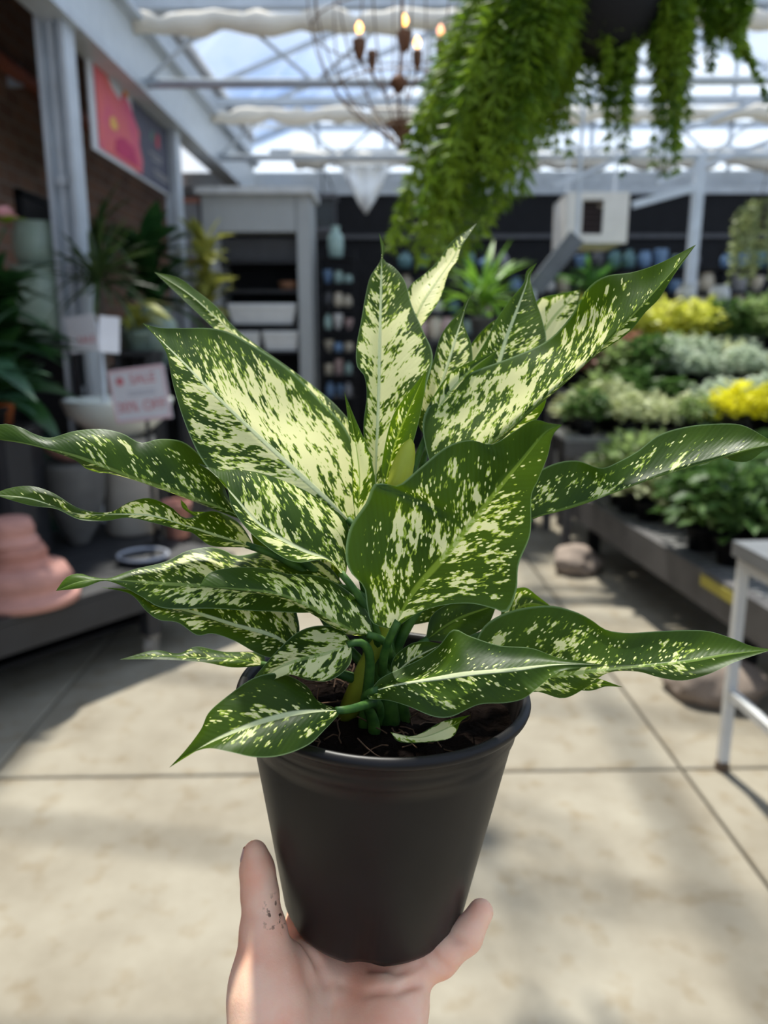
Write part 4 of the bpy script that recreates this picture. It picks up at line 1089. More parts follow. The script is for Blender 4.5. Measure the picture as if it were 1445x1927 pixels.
# urns and planters on the table
def put(name, label, cat, px, py, w, h, kind, m, Y=None, base=TH):
    """px, py: middle of the foot; w, h in pixels there; the foot stands at height base"""
    p_ = FL(px, py, base); q = math.hypot(p_.y, 0)/F*1.02
    return vessel(name, label, cat, (p_.x, p_.y, base), w*q, h*q, kind, m)
pu = FL(150, 1022, TH); us = pu.y/F*1.02; uh = 160*us
vessel('stone_urn', 'dark grey stone urn with a flared lip on the charcoal table', 'urn', (pu.x, pu.y, TH), 118*us, uh, 'bowl', M_stone)
vessel('terracotta_dish', 'pinkish terracotta dish resting on the dark stone urn', 'dish', (pu.x, pu.y, TH+uh), 100*us, 36*us, 'bowl', tcol[0])
pg_ = FL(250, 1000, TH); bs = pg_.y/F*1.02; bh = 182*bs
vessel('beige_planter', 'tall beige planter behind the sale sign post on the left', 'planter', (pg_.x, pg_.y, TH), 104*bs, bh, 'cyl', M_beige)
vessel('glazed_bowl', 'wide pale green glazed bowl set on the beige planter', 'bowl', (pg_.x-.03, pg_.y, TH+bh), 196*bs, 70*bs, 'bowl', M_bowlw)
gp_ = PY(20, 825, 4.35)
vessel('green_planter', 'tall dark bottle green planter at the left edge of the photo', 'planter', (gp_.x, 4.45, 0), .36, gp_.z, 'cyl', M_dgreen)
put('small_terracotta_pot', 'small red terracotta pot beside the beige planter', 'pot', 335, 1010, 56, 70, 'pot', M_terra)
# pale saucer leaning: a ring seen on the table
sp_ = onT(270, 1056)
sau = thing('saucer', 'dark saucer with a pale rim lying on the charcoal table', 'saucer', (sp_.x, sp_.y, TH))
MB().lathe([(.02, .004), (.09, .004), (.118, .018), (.122, .030), (.112, .026), (.085, .012), (.0005, .010)], (sp_.x, sp_.y, TH), 32).build('dish', M_dark, sau, True)
MB().tube([(sp_.x+.120*math.cos(a), sp_.y+.120*math.sin(a), TH+.034) for a in np.linspace(0, 2*math.pi, 41)], .007, 8, False).build('rim', mat('pale_rim', (.42, .44, .50), .35), sau, True)

# rear stands with the ceramics (behind the table, by the wall)
def at(name, label, cat, px, pyb, Y, w, h, kind, m, z=None):
    p_ = PY(px, pyb, Y); q = Y/F*1.03
    return vessel(name, label, cat, (p_.x, Y, p_.z if z is None else z), w*q, h*q, kind, m)
s2 = stand('display_plinth', 'dark plinth under the tall celadon vase', PY(285, 690, 5.4).x, 5.4, PY(285, 688, 5.4).z, .55, .4)
at('celadon_vase', 'tall celadon vase behind the sale sign', 'vase', 285, 688, 5.4, 105, 100, 'urn', M_cel2, PY(285, 688, 5.4).z)
s3 = stand('display_plinth', 'dark plinth under the two stacked celadon jars', PY(92, 650, 4.9).x, 4.9, PY(92, 646, 4.9).z, .55, .45)
zj = PY(92, 646, 4.9).z
j1 = at('celadon_jar', 'large celadon jar, lower of the two stacked by the brick wall', 'jar', 92, 646, 4.9, 118, 130, 'crock', M_cel, zj)
zt3 = zj+130*4.9/F*1.03
at('celadon_jar', 'round celadon jar on top of the larger one by the brick wall', 'jar', 82, 512, 4.9, 92, 74, 'crock', M_cel, zt3)
# ---- sale signs on posts
def child(mb, name, m, parent, loc, rot=(0, 0, 0)):
    o_ = mb.build(name, m); o_.parent = parent; o_.location = loc; o_.rotation_euler = rot; return o_
def text_obj(body, size, loc, rot, m, parent, name):
    cu = bpy.data.curves.new(name, 'FONT'); cu.body = body; cu.size = size; cu.align_x = 'CENTER'; cu.align_y = 'CENTER'; cu.extrude = .0008
    t_ = bpy.data.objects.new(name, cu); COL.objects.link(t_); bpy.context.view_layer.update()
    me_ = bpy.data.meshes.new_from_object(t_.evaluated_get(bpy.context.evaluated_depsgraph_get())); bpy.data.objects.remove(t_)
    o_ = bpy.data.objects.new(name, me_); COL.objects.link(o_); me_.materials.clear(); me_.materials.append(m); o_.parent = parent; o_.location = loc; o_.rotation_euler = rot; return o_
M_paper = mat('sign_paper', (.74, .73, .76), .6, 0, .03); M_red = mat('sign_red', (.62, .20, .22), .6); M_pinkp = mat('sign_pink', (.72, .50, .54), .6)
SY = 3.95
c0 = PY(263, 742, SY); sw, sh = 113*SY/F*1.02, 98*SY/F*1.02
sg = thing('sale_sign', 'white sale sign with red lettering on a thin black post', 'sign', (c0.x, SY, TH))
rz_ = math.radians(-10); ry = math.radians(-7)
bd = MB().box((0, 0, 0), (sw, .006, sh)).build('board', M_paper, None); bd.parent = sg; bd.location = (0, 0, c0.z-TH); bd.rotation_euler = (0, ry, rz_)
for (z, h_) in ((-.47, .05), (.47, .05)):
    child(MB().box((0, 0, 0), (sw*.98, .003, sh*h_)), 'border', M_pinkp, bd, (0, -.004, z*sh))
for x in (-.48, .48):
    child(MB().box((0, 0, 0), (sw*.03, .003, sh*.92)), 'border', M_pinkp, bd, (x*sw, -.004, 0))
text_obj('SALE', sh*.25, (sw*.10, -.005, sh*.28), (math.pi/2, 0, 0), M_red, bd, 'lettering')
text_obj('30% OFF', sh*.27, (0, -.005, -sh*.22), (math.pi/2, 0, 0), M_red, bd, 'lettering')
child(MB().lathe([(.0001, 0), (sh*.08, 0), (sh*.08, .003), (.0001, .003)], (0,0,0), 14), 'rose_mark', M_red, bd, (-sw*.30, -.004, sh*.28), (math.pi/2, 0, 0))
for z in (.06, .0):
    child(MB().box((0, 0, 0), (sw*.5, .002, sh*.018)), 'rule', mat('sign_grey', (.42, .43, .5), .6), bd, (sw*.05, -.004, sh*z))
MB().tube([(c0.x+.03, SY+.012, TH), (c0.x+.025, SY+.012, c0.z-sh*.42)], .011, 8).build('post', M_black, sg, True)
MB().lathe([(.0005, TH), (.06, TH), (.06, TH+.012), (.0005, TH+.02)], (c0.x+.03, SY+.012, 0), 20).build('foot', M_black, sg, True)
SY2 = 4.32; c1 = PY(155, 628, SY2); sw2, sh2 = 66*SY2/F, 66*SY2/F
sg2 = thing('folded_sign', 'bent white price card half hidden by dark leaves', 'sign', (c1.x, SY2, TH))
bd = MB().box((0, 0, 0), (sw2, .005, sh2)).build('card', M_paper, None); bd.parent = sg2; bd.location = (0, 0, c1.z-TH); bd.rotation_euler = (0, -.12, -.3)
text_obj('SALE', sh2*.28, (sw2*.12, -.004, -sh2*.18), (math.pi/2, 0, 0), M_red, bd, 'lettering')
b2 = MB().box((0, 0, 0), (sw2*.55, .005, sh2)).build('card', M_paper, None); b2.parent = sg2; b2.location = (sw2*.70, .03, c1.z-TH-.005); b2.rotation_euler = (0, .08, .5)
MB().tube([(c1.x+sw2*.35, SY2+.07, TH), (c1.x+sw2*.35, SY2+.07, c1.z+sh2*.3)], .014, 8).build('post', M_steel, sg2, True)
MB().lathe([(.0005, TH), (.05, TH), (.05, TH+.015), (.0005, TH+.02)], (c1.x+sw2*.35, SY2+.07, 0), 20).build('foot', M_steel, sg2, True)

# ================================================================== BIG LEAFY PLANTS ON THE LEFT
def blade_mesh(name, L_, w, droop, m, fold=.25, nseg=6):
    v = []; f = []
    for i in range(nseg+1):
        t = i/nseg; ww = w*math.sin(math.pi*min(1, .12+t*.88))**.8*(1 if t < 1 else 0); x = L_*t; z = -droop*L_*t*t
        v += [(x, -ww, z+fold*ww), (x, 0, z), (x, ww, z+fold*ww)]
    for i in range(nseg): a = i*3; f += [(a, a+1, a+4, a+3), (a+1, a+2, a+5, a+4)]
    me_ = bpy.data.meshes.new(name); me_.from_pydata(v, [], f); me_.polygons.foreach_set('use_smooth', [True]*len(f)); me_.materials.append(m); return me_
def leafy(name, label, cat, base, n, L_, w, droop, m, potw, poth, potm, stem=.0, spread=(.2, 1.35), kind='pot', seed=1, lift=.02, group=None):
    q = random.Random(seed); o = thing(name, label, cat, base, group)
    MB().lathe([(r*potw, z*poth) for r, z in VP[kind]], base, 24).build('pot', potm, o, True)
    MB().lathe([(.0005, poth*.86), (potw*.42, poth*.86)], base, 16).build('soil', M_soil, o)
    top = Vector((0, 0, poth+stem))
    if stem > 0: MB().tube([Vector(base)+Vector((0, 0, poth*.8)), Vector(base)+Vector((.01, 0, poth+stem*.6)), Vector(base)+top], [.022, .018, .016], 8).build('trunk', mat('bark', (.10, .075, .055), .9, 0, .3, 40), o, True)
    mes = [blade_mesh('leaf', L_, w, droop*k, m) for k in (.6, 1.0, 1.4)]
    for k in range(n):
        a = k*2.39996+q.uniform(-.3, .3); el = spread[0]+(spread[1]-spread[0])*((k+.5)/n); r0 = .02
        lf = bpy.data.objects.new('leaf', mes[k % 3]); COL.objects.link(lf); lf.parent = o
        hgt2 = lift*q.random()*10 if stem == 0 else q.uniform(-.08, .02)
        lf.location = top+Vector((math.cos(a)*r0, math.sin(a)*r0, hgt2)); s_ = q.uniform(.7, 1.15); lf.scale = (s_, s_, s_)
        lf.rotation_euler = (q.uniform(-.3, .3), -el, a)
    return o
M_lg1 = leaf_mat('deep_green_leaf', (.012, .050, .012), (.035, .10, .025), .2, 14, .3)
M_lg2 = leaf_mat('blue_green_leaf', (.030, .085, .045), (.07, .16, .085), .2, 14, .35)
M_spk = leaf_mat('spiky_leaf', (.020, .045, .012), (.060, .10, .025), .25, 14)
M_yel = leaf_mat('yellow_green_leaf', (.20, .22, .03), (.42, .42, .10), .35, 14)
# near the left edge, in an orange pot
lp = PY(-5, 800, 3.75); lpz = lp.z
stand('display_plinth', 'dark plinth under the orange pot at the left edge', lp.x, 3.75, lpz, .32, .30, z0=TH)
leafy('peace_lily', 'dark glossy broad leaved plant in an orange pot at the left edge', 'potted plant', (lp.x, 3.75, lpz), 90, .34, .075, .6, M_lg1, .19, .11, mat('orange_pot', (.55, .16, .05), .6, 0, .1), 0, (.15, 1.45), seed=3, lift=.052)
lp2 = PY(8, 770, 3.35); 
pl2z = PY(8, 760, 3.25).z
stand('display_plinth', 'dark plinth holding the blue green plant at the left edge', PY(-20, 800, 3.4).x, 3.4, PY(-20, 810, 3.4).z, .26, .24, z0=TH)
leafy('leafy_plant', 'blue green broad leaved plant in front at the left edge', 'potted plant', (PY(-20, 800, 3.4).x, 3.4, PY(-20, 810, 3.4).z), 26, .26, .05, .7, M_lg2, .17, .10, M_black, 0, (.1, 1.3), seed=4, lift=.03)
# pink flower above
fp = PY(8, 415, 3.5)
pf = thing('pink_flower', 'single pink bloom at the left edge above the dark leaves', 'flower', (fp.x, 3.5, lpz+.1))
MB().tube([(lp.x, 3.75, lpz+.10), (lp.x-.02, 3.6, lpz+.5), (fp.x, 3.5, fp.z-.03)], .005, 6).build('stem', M_lg1, pf, True)
M_pet = leaf_mat('pink_petal', (.70, .30, .34), (.85, .52, .52), .35, 30)
for k in range(14):
    a = k*2.4; e_ = .3+1.0*(k/14); mb = MB(); dirv = Vector((math.cos(a)*math.cos(e_), math.sin(a)*math.cos(e_), math.sin(e_))); sd = dirv.cross(Vector((0, 0, 1))).normalized()*.028; c = Vector((fp.x, 3.5, fp.z))
    mb.add([c, c+dirv*.035-sd, c+dirv*.06-sd*.5, c+dirv*.065, c+dirv*.06+sd*.5, c+dirv*.035+sd], [(0,1,2,3),(0,3,4,5)]); mb.build('petal', M_pet, pf, True)
for k in range(5):
    a = k*1.3+.4; lf = bpy.data.objects.new('leaf', blade_mesh('leaf', .09, .022, .3, M_f1)); COL.objects.link(lf); lf.parent = pf; lf.location = Vector((fp.x+.005, 3.5, fp.z-.01))-Vector(pf.location); lf.rotation_euler = (0, -.5, a)
# spiky dracaena
dp = PY(196, 690, 4.66)
leafy('dracaena', 'spiky dark dracaena on a bare trunk before the brick wall', 'potted plant', (dp.x, 4.66, 0.0), 70, .36, .014, .35, M_spk, .24, .30, M_stone, PY(196, 515, 4.66).z-.30, (-.5, 1.4), seed=5)
dq = PY(165, 430, 5.6)
leafy('dracaena', 'second spiky dracaena, half behind the steel post', 'potted plant', (dq.x, 5.75, 0.0), 44, .36, .018, .45, M_spk, .3, .3, M_stone, PY(165, 440, 5.75).z-.3, (-.4, 1.4), seed=6)
# broad dark plant further back
bp2 = PY(290, 640, 6.2); stand('display_plinth', 'dark plinth under the dark broad leaved plant by the far post', bp2.x, 6.2, bp2.z, .5, .4)
leafy('rubber_plant', 'dark broad leaved plant by the far steel post', 'potted plant', (bp2.x, 6.2, bp2.z), 54, .40, .075, .4, M_lg1, .26, .22, M_dgreen, 0, (.0, 1.3), seed=7, lift=.05)
bp3 = PY(392, 640, 6.9); stand('display_plinth', 'dark plinth under the yellow leaved plant', bp3.x, 6.9, bp3.z, .4, .4)
leafy('croton', 'yellow and green leaved plant beside the grey cabinet', 'potted plant', (bp3.x, 6.9, bp3.z), 46, .27, .05, .4, M_yel, .22, .2, M_stone, 0, (.0, 1.4), seed=8, lift=.06)
bp4 = PY(255, 660, 5.0); stand('display_plinth', 'dark plinth under the yellowish leaf plant beside the price card', bp4.x, 5.05, bp4.z, .26, .26)
leafy('philodendron', 'yellowish green broad leaf plant above the sale sign', 'potted plant', (bp4.x, 5.05, bp4.z), 12, .22, .05, .8, M_yel, .15, .12, M_cel2, 0, (.1, 1.0), seed=9, lift=.02)

# ================================================================== GREY CABINET AND RACKS AT THE BACK
GY = 7.6
def gx3(px): return PY(px, 500, GY).x
def gz3(py): return PY(480, py, GY).z
M_cab = mat('pale_grey_laminate', (.40, .41, .40), .5, 0, .04)
cab = thing('grey_cabinet', 'tall pale grey open cabinet with black shelves at the back', 'cabinet', ((gx3(390)+gx3(583))/2, GY, 0))
xl, xr = gx3(384), gx3(584); zt4 = gz3(366); dpt = .55
MB().box((xl+.07, GY+dpt/2, zt4/2), (.14, dpt, zt4)).build('side_panel', M_cab, cab)
MB().box((xr-.06, GY+dpt/2, zt4/2), (.12, dpt, zt4)).build('side_panel', M_cab, cab)
MB().box(((xl+xr)/2, GY+dpt/2-.01, (gz3(436)+zt4)/2), (xr-xl-.26, dpt-.03, zt4-gz3(436))).build('header', M_cab, cab)
MB().box(((xl+xr)/2, GY+dpt/2-.02, zt4+.03), (xr-xl+.08, dpt+.1, .06)).build('cornice', mat('white_laminate', (.62, .62, .61), .5), cab)
MB().box(((xl+xr)/2, GY+dpt-.01, gz3(436)/2), (xr-xl-.26, .02, gz3(436))).build('back_panel', M_black, cab)
shz = [gz3(492), gz3(548), gz3(612), gz3(662), gz3(730)]
for z in shz: MB().box(((xl+xr)/2, GY+dpt/2, z), (xr-xl-.26, dpt-.03, .025)).build('shelf', mat('black_shelf', (.02, .02, .022), .5), cab)
MB().box(((xl+xr)/2, GY+.15, gz3(465)), (xr-xl-.27, .02, gz3(445)-gz3(487))).build('dark_door', mat('charcoal_panel', (.05, .05, .052), .5), cab)
def trough(label, x0_, x1_, zbot, zt5, y):
    o = thing('white_trough', label, 'planter', ((x0_+x1_)/2, y, zbot)); w, h = x1_-x0_, zt5-zbot; c = Vector(((x0_+x1_)/2, y, zbot)); m = MB()
    q = [(-.44, -.10), (.44, -.10), (.44, .10), (-.44, .10)]; t_ = [(-.5, -.13), (.5, -.13), (.5, .13), (-.5, .13)]; ti = [(-.47, -.115), (.47, -.115), (.47, .115), (-.47, .115)]
    v = [c+Vector((a*w, b, 0)) for a, b in q]+[c+Vector((a*w, b, h*.8)) for a, b in t_]+[c+Vector((a*w, b, h)) for a, b in t_]+[c+Vector((a*w, b, h)) for a, b in ti]+[c+Vector((a*w*.9, b*.9, h*.25)) for a, b in q]
    f = [(3,2,1,0)]
    for l in range(4): f += [(l*4+i, l*4+(i+1) % 4, l*4+4+(i+1) % 4, l*4+4+i) for i in range(4)]
    f.append((16, 17, 18, 19)); m.add(v, f); m.build('body', M_white, o)
    MB().box((c.x, c.y-.132, zt5-.02), (w*1.01, .012, .03)).build('lip', M_white, o)
    return o
yt = GY+.16
trough('white planter trough on the upper shelf of the grey cabinet', gx3(424), gx3(553), shz[2]+.013, gz3(571), yt)
trough('shorter white planter trough, left on the lower cabinet shelf', gx3(424), gx3(482), shz[3]+.013, gz3(624), yt)
trough('white planter trough, right on the lower cabinet shelf', gx3(489), gx3(556), shz[3]+.013, gz3(623), yt)
bk = MB().lathe([(.07, 0), (.09, .03), (.10, .08), (.095, .085), (.08, .03)], (0,0,0), 20).build('basket', mat('brown_wicker', (.22, .10, .05), .8), None, True)
bk.location = (gx3(538), yt, shz[1]+.013); tag(bk, 'small brown basket on a dark shelf of the grey cabinet', 'basket')
# slim grey column beside the cabinet with red caps
gc = thing('grey_column', 'slim grey display column left of the cabinet with reddish bands', 'column', (gx3(362), GY+.1, 0))
MB().box((gx3(362), GY+.1, gz3(378)/2), (.15, .15, gz3(378))).build('shaft', mat('grey_column_paint', (.27, .27, .28), .6), gc)
for py in (376, 492): MB().box((gx3(362), GY+.1, gz3(py)), (.18, .18, .05)).build('band', M_terra, gc)

# black rack of small ceramics, middle
RY = 7.9
rk = thing('black_rack', 'black metal rack crowded with small ceramics beside the cabinet', 'rack', (PY(622, 600, RY).x, RY, 0))
rx0, rx1 = PY(604, 500, RY).x, PY(668, 500, RY).x
for x in (rx0, rx1):
    for y in (RY-.12, RY+.12): MB().box((x, y, PY(600, 470, RY).z/2), (.025, .025, PY(600, 470, RY).z)).build('upright', M_black, rk)
rz = [PY(620, y, RY).z for y in (488, 536, 580, 622, 664, 706, 748)]
for z in rz: MB().box(((rx0+rx1)/2, RY, z), (rx1-rx0+.02, .26, .015)).build('shelf', M_black, rk)
small_m = [mat('cup_white', (.52, .51, .49), .3), mat('cup_blush', (.46, .33, .31), .35), mat('cup_mint', (.30, .42, .38), .3), mat('cup_grey', (.22, .22, .23), .4), mat('cup_blue', (.13, .22, .36), .3), mat('cup_sand', (.48, .42, .32), .4), mat('cup_dark', (.05, .05, .055), .3), mat('cup_teal', (.08, .17, .18), .3)]
cname = ['white', 'blush pink', 'mint green', 'grey', 'pale blue', 'sand', 'black', 'teal']
q = random.Random(21)
protos = {}
def small_pot(x, y, z, w, h, kind, mi, label, group):
    key = (kind, mi)
    if key not in protos: protos[key] = MB().lathe(VP[kind], (0,0,0), 18).build('ceramic_pot', small_m[mi], None, True); o = protos[key]
    else: o = protos[key].copy(); COL.objects.link(o)
    o.location = (x, y, z); o.scale = (w, w, h); return tag(o, label, 'pot', group)
rows = ['top', 'second', 'third', 'fourth', 'fifth', 'sixth']
for r_, z in enumerate(rz[1:]):
    used_ = {}
    for k in range(3):
        x = rx0+.02+(rx1-rx0-.04)*(k+.5)/3+q.uniform(-.006, .006); w = q.uniform(.08, .10); h = q.uniform(.08, .16); mi = q.choice([0, 0, 1, 2, 3, 5, 6, 4]); 
        small_pot(x, RY-.05+q.uniform(-.03, .05), z+.0075, w, h, q.choice(['urn', 'jar', 'cyl', 'bowl']), mi, '%s ceramic pot, %s rack shelf, place %s from the cabinet' % (cname[mi], rows[r_], ('one', 'two', 'three', 'four')[k]), 'ceramics on the black rack')
small_pot((rx0+rx1)/2-.02, RY, rz[0]+.0075, .17, .30, 'jar', 2, 'tall mint green jar on top of the black rack', 'ceramics on the black rack')
# hanging lantern frame upper middle
ln = thing('dark_lantern', 'dark lantern box on a bracket between cabinet and drape', 'lantern', (PY(607, 420, 9.4).x, 9.4, PY(607, 440, 9.4).z))
lx, lz0, lz1 = PY(608, 400, 9.4).x, PY(608, 436, 9.4).z, PY(608, 372, 9.4).z
MB().box((lx, 9.4, lz1), (.34, .3, .05)).build('lid', mat('slate', (.09, .09, .10), .5), ln); MB().box((lx, 9.4, lz0), (.34, .3, .05)).build('tray', mat('slate', (.09, .09, .10), .5), ln)
MB().box((lx, 9.42, (lz0+lz1)/2), (.24, .2, lz1-lz0-.05)).build('glass_box', mat('dark_glass', (.01, .02, .025), .15), ln)
for sx in (-1, 1): MB().box((lx+sx*.15, 9.27, (lz0+lz1)/2), (.02, .02, lz1-lz0)).build('corner_rod', mat('slate', (.09,.09,.10), .5), ln)
MB().tube([(lx, 9.4, lz1), (lx, 9.4, lz1+.35), (lx, BY-.02, lz1+.35)], .010, 6).build('bracket', M_black, ln)

# black wall shelving with pots, right and centre
SHY = 9.3
sx0, sx1 = PY(745, 500, SHY).x, PY(1475, 500, SHY).x
sh_ = thing('wall_shelving', 'long black shelving full of small pots along the back wall', 'shelving', ((sx0+sx1)/2, SHY, 0))
sz_ = [PY(1200, y, SHY).z for y in (508, 552, 592, 632, 676)]
for z in sz_: MB().box(((sx0+sx1)/2, SHY+.05, z), (sx1-sx0, .36, .025)).build('shelf', M_black, sh_)
nu = 8
for k in range(nu):
    x = sx0+(sx1-sx0)*k/(nu-1); MB().box((x, SHY+.2, PY(1200, 452, SHY).z/2), (.04, .04, PY(1200, 452, SHY).z)).build('upright', M_black, sh_)
lab = {0: 'white', 1: 'blush pink', 2: 'mint green', 3: 'grey', 4: 'pale blue', 5: 'sand coloured', 6: 'black', 7: 'teal'}
rown = ['top', 'second', 'third', 'fourth', 'lowest']
for r_, z in enumerate(sz_):
    n = 24; pal = [[7, 4, 6, 7, 3, 4], [0, 2, 6, 4, 5, 3], [0, 1, 5, 6, 7, 0], [0, 2, 7, 6, 2], [3, 7, 6, 0]][r_]
    for k in range(n):
        if q.random() < .16: continue
        mi = q.choice(pal); x = sx0+.12+(sx1-sx0-.24)*k/(n-1); w = q.uniform(.13, .19); h = q.uniform(.13, .22)
        small_pot(x+q.uniform(-.02, .02), SHY+.0, z+.0125, w, h, q.choice(['urn', 'jar', 'bowl', 'cyl']), mi, '%s pot in the %s row of the black wall shelving' % (lab[mi], rown[r_]), '%s pots, %s wall shelf' % (lab[mi], rown[r_]))

# ================================================================== RIGHT-HAND BENCH WITH YOUNG PLANTS
BH = .46
ea, eb = FL(1345, 1083, BH), FL(1150, 967, BH)
bd_ = (eb-ea); bd_.z = 0; bd_.normalize(); bn = Vector((bd_.y, -bd_.x, 0))          # along the aisle (away) / to the right
o0 = ea-bd_*1.15; BL, BW = 3.05, 2.7
rB = Matrix.Rotation(math.atan2(bd_.y, bd_.x), 3, 'Z')
bench = thing('plant_bench', 'long low grey bench carrying rows of young plants', 'bench', (o0+bd_*BL/2+bn*BW/2)); bench.location.z = 0
M_bench = mat('weathered_grey', (.085, .08, .078), .7, 0, .2, 9)
M_mesh = mat('bench_slat_grey', (.17, .17, .165), .6, .1, .15, 9)
def bpos(u, v_, z): p_ = o0+bd_*u+bn*v_; return Vector((p_.x, p_.y, z))
for v_ in (0, BW): c = bpos(BL/2, v_, BH-.075); MB().box(c, (BL, .06, .17), rB).build('side_beam', M_bench, bench)
for u in (0, BL): c = bpos(u, BW/2, BH-.075); MB().box(c, (.06, BW, .17), rB).build('end_beam', M_bench, bench)
ns = 46
slat = None
for k in range(ns):
    c = bpos(.05+(BL-.1)*k/(ns-1), BW/2, BH-.012); o = MB().box(c, (.042, BW-.06, .012), rB).build('slat', M_mesh, bench)
for u in (.8, 1.6, 2.4): MB().box(bpos(u, BW/2, BH-.06), (.05, BW-.06, .08), rB).build('cross_beam', M_bench, bench)
yt_ = FL(1352, 1112, BH-.03)
MB().box(bpos((ea-o0).dot(bd_)-.10, -.033, BH-.035), (.32, .004, .05), rB).build('yellow_tape', mat('yellow_tape', (.42, .36, .05), .6), bench)
leg_u = [(FL(1087, 1045)-o0).dot(bd_), (FL(1330, 1270)-o0).dot(bd_)]
M_rock = mat('buff_stone', (.26, .205, .165), .9, 0, .2, 12, bump=.4)
def rock(label, c, rx, ry_, rz_h, seed):
    bm = bmesh.new(); bmesh.ops.create_icosphere(bm, subdivisions=4, radius=1)
    for v in bm.verts:
        n_ = mnoise.noise(v.co*1.3+Vector((seed, 0, 0)))*.22+mnoise.noise(v.co*3.1+Vector((0, seed, 0)))*.07
        co = v.co*(1+n_); co.z = max(co.z, -.55); v.co = Vector((co.x*rx, co.y*ry_, (co.z+.55)*rz_h/1.5))
    me_ = bpy.data.meshes.new('stone'); bm.to_mesh(me_); bm.free(); me_.polygons.foreach_set('use_smooth', [True]*len(me_.polygons)); me_.materials.append(M_rock)
    o = bpy.data.objects.new('stone', me_); COL.objects.link(o); o.location = c; o.rotation_euler = (0, 0, seed); return tag(o, label, 'stone', 'stones under the bench')
for i_, u in enumerate(leg_u):
    for v_ in (.16, BW-.16):
        lg = MB().box(bpos(u, v_, (BH-.1)/2), (.07, .07, BH-.1), rB).build('leg', M_black, bench)
f0, f1 = FL(1085, 1072), FL(1335, 1308)
rock('rounded buff stone by the far leg of the plant bench', (f0.x, f0.y, 0), .19, .15, .17, 1.3)
rock('large buff stone by the near leg behind the white cart', (f1.x+.02, f1.y, 0), .21, .17, .17, 2.9)

# young plants: prototypes
def foliage(name, n, rad, hgt_f, ll, lw, m, seed, m2=None):
    q2 = random.Random(seed); mb = MB()
    for k in range(n):
        a = q2.uniform(0, 6.283); e_ = q2.uniform(-.1, 1.5); r_ = rad*q2.random()**.5
        c = Vector((r_*math.cos(a)*math.cos(e_*.6), r_*math.sin(a)*math.cos(e_*.6), hgt_f*(.15+.85*q2.random()**.7*math.cos(r_/rad*1.1))))
        o = Vector((math.cos(a)*math.cos(e_), math.sin(a)*math.cos(e_), math.sin(e_)*.8)).normalized()*ll*q2.uniform(.6, 1.2)
        s_ = o.cross(Vector((q2.uniform(-.5,.5), q2.uniform(-.5,.5), 1))); s_ = s_.normalized()*lw
        up_ = Vector((0, 0, -ll*.25))
        mb.add([c, c+o*.5-s_, c+o+up_, c+o*.5+s_], [(0,1,2,3)])
    return mb
sp = [  # name, material, leaves, radius, height, leaf length, leaf width
 ('lime_plant', leaf_mat('lime_leaf', (.52, .54, .06), (.75, .74, .15), .45, 18), 300, .16, .26, .07, .022),
 ('dark_leaf_plant', leaf_mat('bench_dark_green', (.045, .11, .022), (.11, .19, .05), .4, 18), 300, .18, .28, .085, .028),
 ('red_leaf_plant', leaf_mat('russet_leaf', (.24, .085, .06), (.46, .22, .16), .4, 18), 280, .18, .30, .08, .026),
 ('green_plant', leaf_mat('bench_green', (.15, .23, .055), (.31, .40, .15), .45, 18), 320, .18, .28, .07, .024),
 ('silver_plant', leaf_mat('silver_leaf', (.34, .42, .28), (.58, .64, .50), .4, 18), 300, .17, .26, .07, .024),
 ('yellow_plant', leaf_mat('bright_yellow_leaf', (.80, .74, .02), (.88, .84, .05), .45, 18), 300, .18, .24, .065, .024),
 ('cream_plant', leaf_mat('cream_leaf', (.42, .47, .20), (.66, .68, .42), .4, 18), 300, .17, .25, .07, .024)]
SP = {}
for k, (nm_, m, n, rad, hh, ll, lw) in enumerate(sp):
    r_ = thing(nm_, '', 'potted plant', (0, 0, 0))
    MB().lathe([(r*.15, z*.10) for r, z in VP['pot']], (0,0,0), 16).build('pot', M_black, r_, True)
    f_ = foliage('foliage', n, rad, hh, ll, lw, m, 40+k)
    for i in range(len(f_.v)): f_.v[i] = f_.v[i]+Vector((0, 0, .085))
    f_.build('foliage', m, r_)
    SP[k] = [r_, False]
desc = ['lime yellow', 'dark green', 'russet red', 'mid green', 'silvery green', 'bright yellow', 'cream variegated']
def project(p_):
    d_ = p_-CAM; z = d_.dot(FWD); return CX+F*d_.dot(RIGHT)/z, CY-F*d_.dot(UP)/z
# stepped staging behind the bench
tiers = [(5.30, 6.15, .84, 1.15, 'first step'), (6.20, 6.95, 1.10, 1.30, 'second step'), (7.00, 7.60, 1.33, 1.45, 'top step')]
stg = thing('stepped_staging', 'grey stepped staging behind the bench, crowded with young plants', 'staging', (2.6, 6.4, 0))
for (y0_, y1_, z_, x0_, nm_) in tiers:
    for k in range(6):
        w_ = (y1_-y0_)/6; MB().box(((x0_+4.3)/2, y0_+w_*(k+.5), z_-.0125), (4.3-x0_, w_-.012, .025)).build('board', M_mesh, stg)
    MB().box(((x0_+4.3)/2, y0_+.02, z_-.08), (4.3-x0_, .03, .11)).build('fascia', M_bench, stg)
    for x_ in (x0_+.05, (x0_+4.3)/2, 4.25):
        for y_ in (y0_+.06, y1_-.06): MB().box((x_, y_, (z_-.03)/2), (.06, .06, z_-.03)).build('leg', M_bench, stg)
def set_plant(k, base, s_, where):
    r_, used_ = SP[k]; o = r_ if not used_ else copy_tree(r_); SP[k][1] = True
    o.location = base; o.scale = (s_, s_, s_); o.rotation_euler = (0, 0, q.uniform(0, 6.28))
    px, py = project(Vector(base)); side = 'left part' if px < 1200 else ('middle' if px < 1340 else 'right part')
    tag(o, '%s young plant on the %s, %s of the row' % (desc[k], where, side), 'potted plant', '%s plants, %s, %s' % (desc[k], where, side))
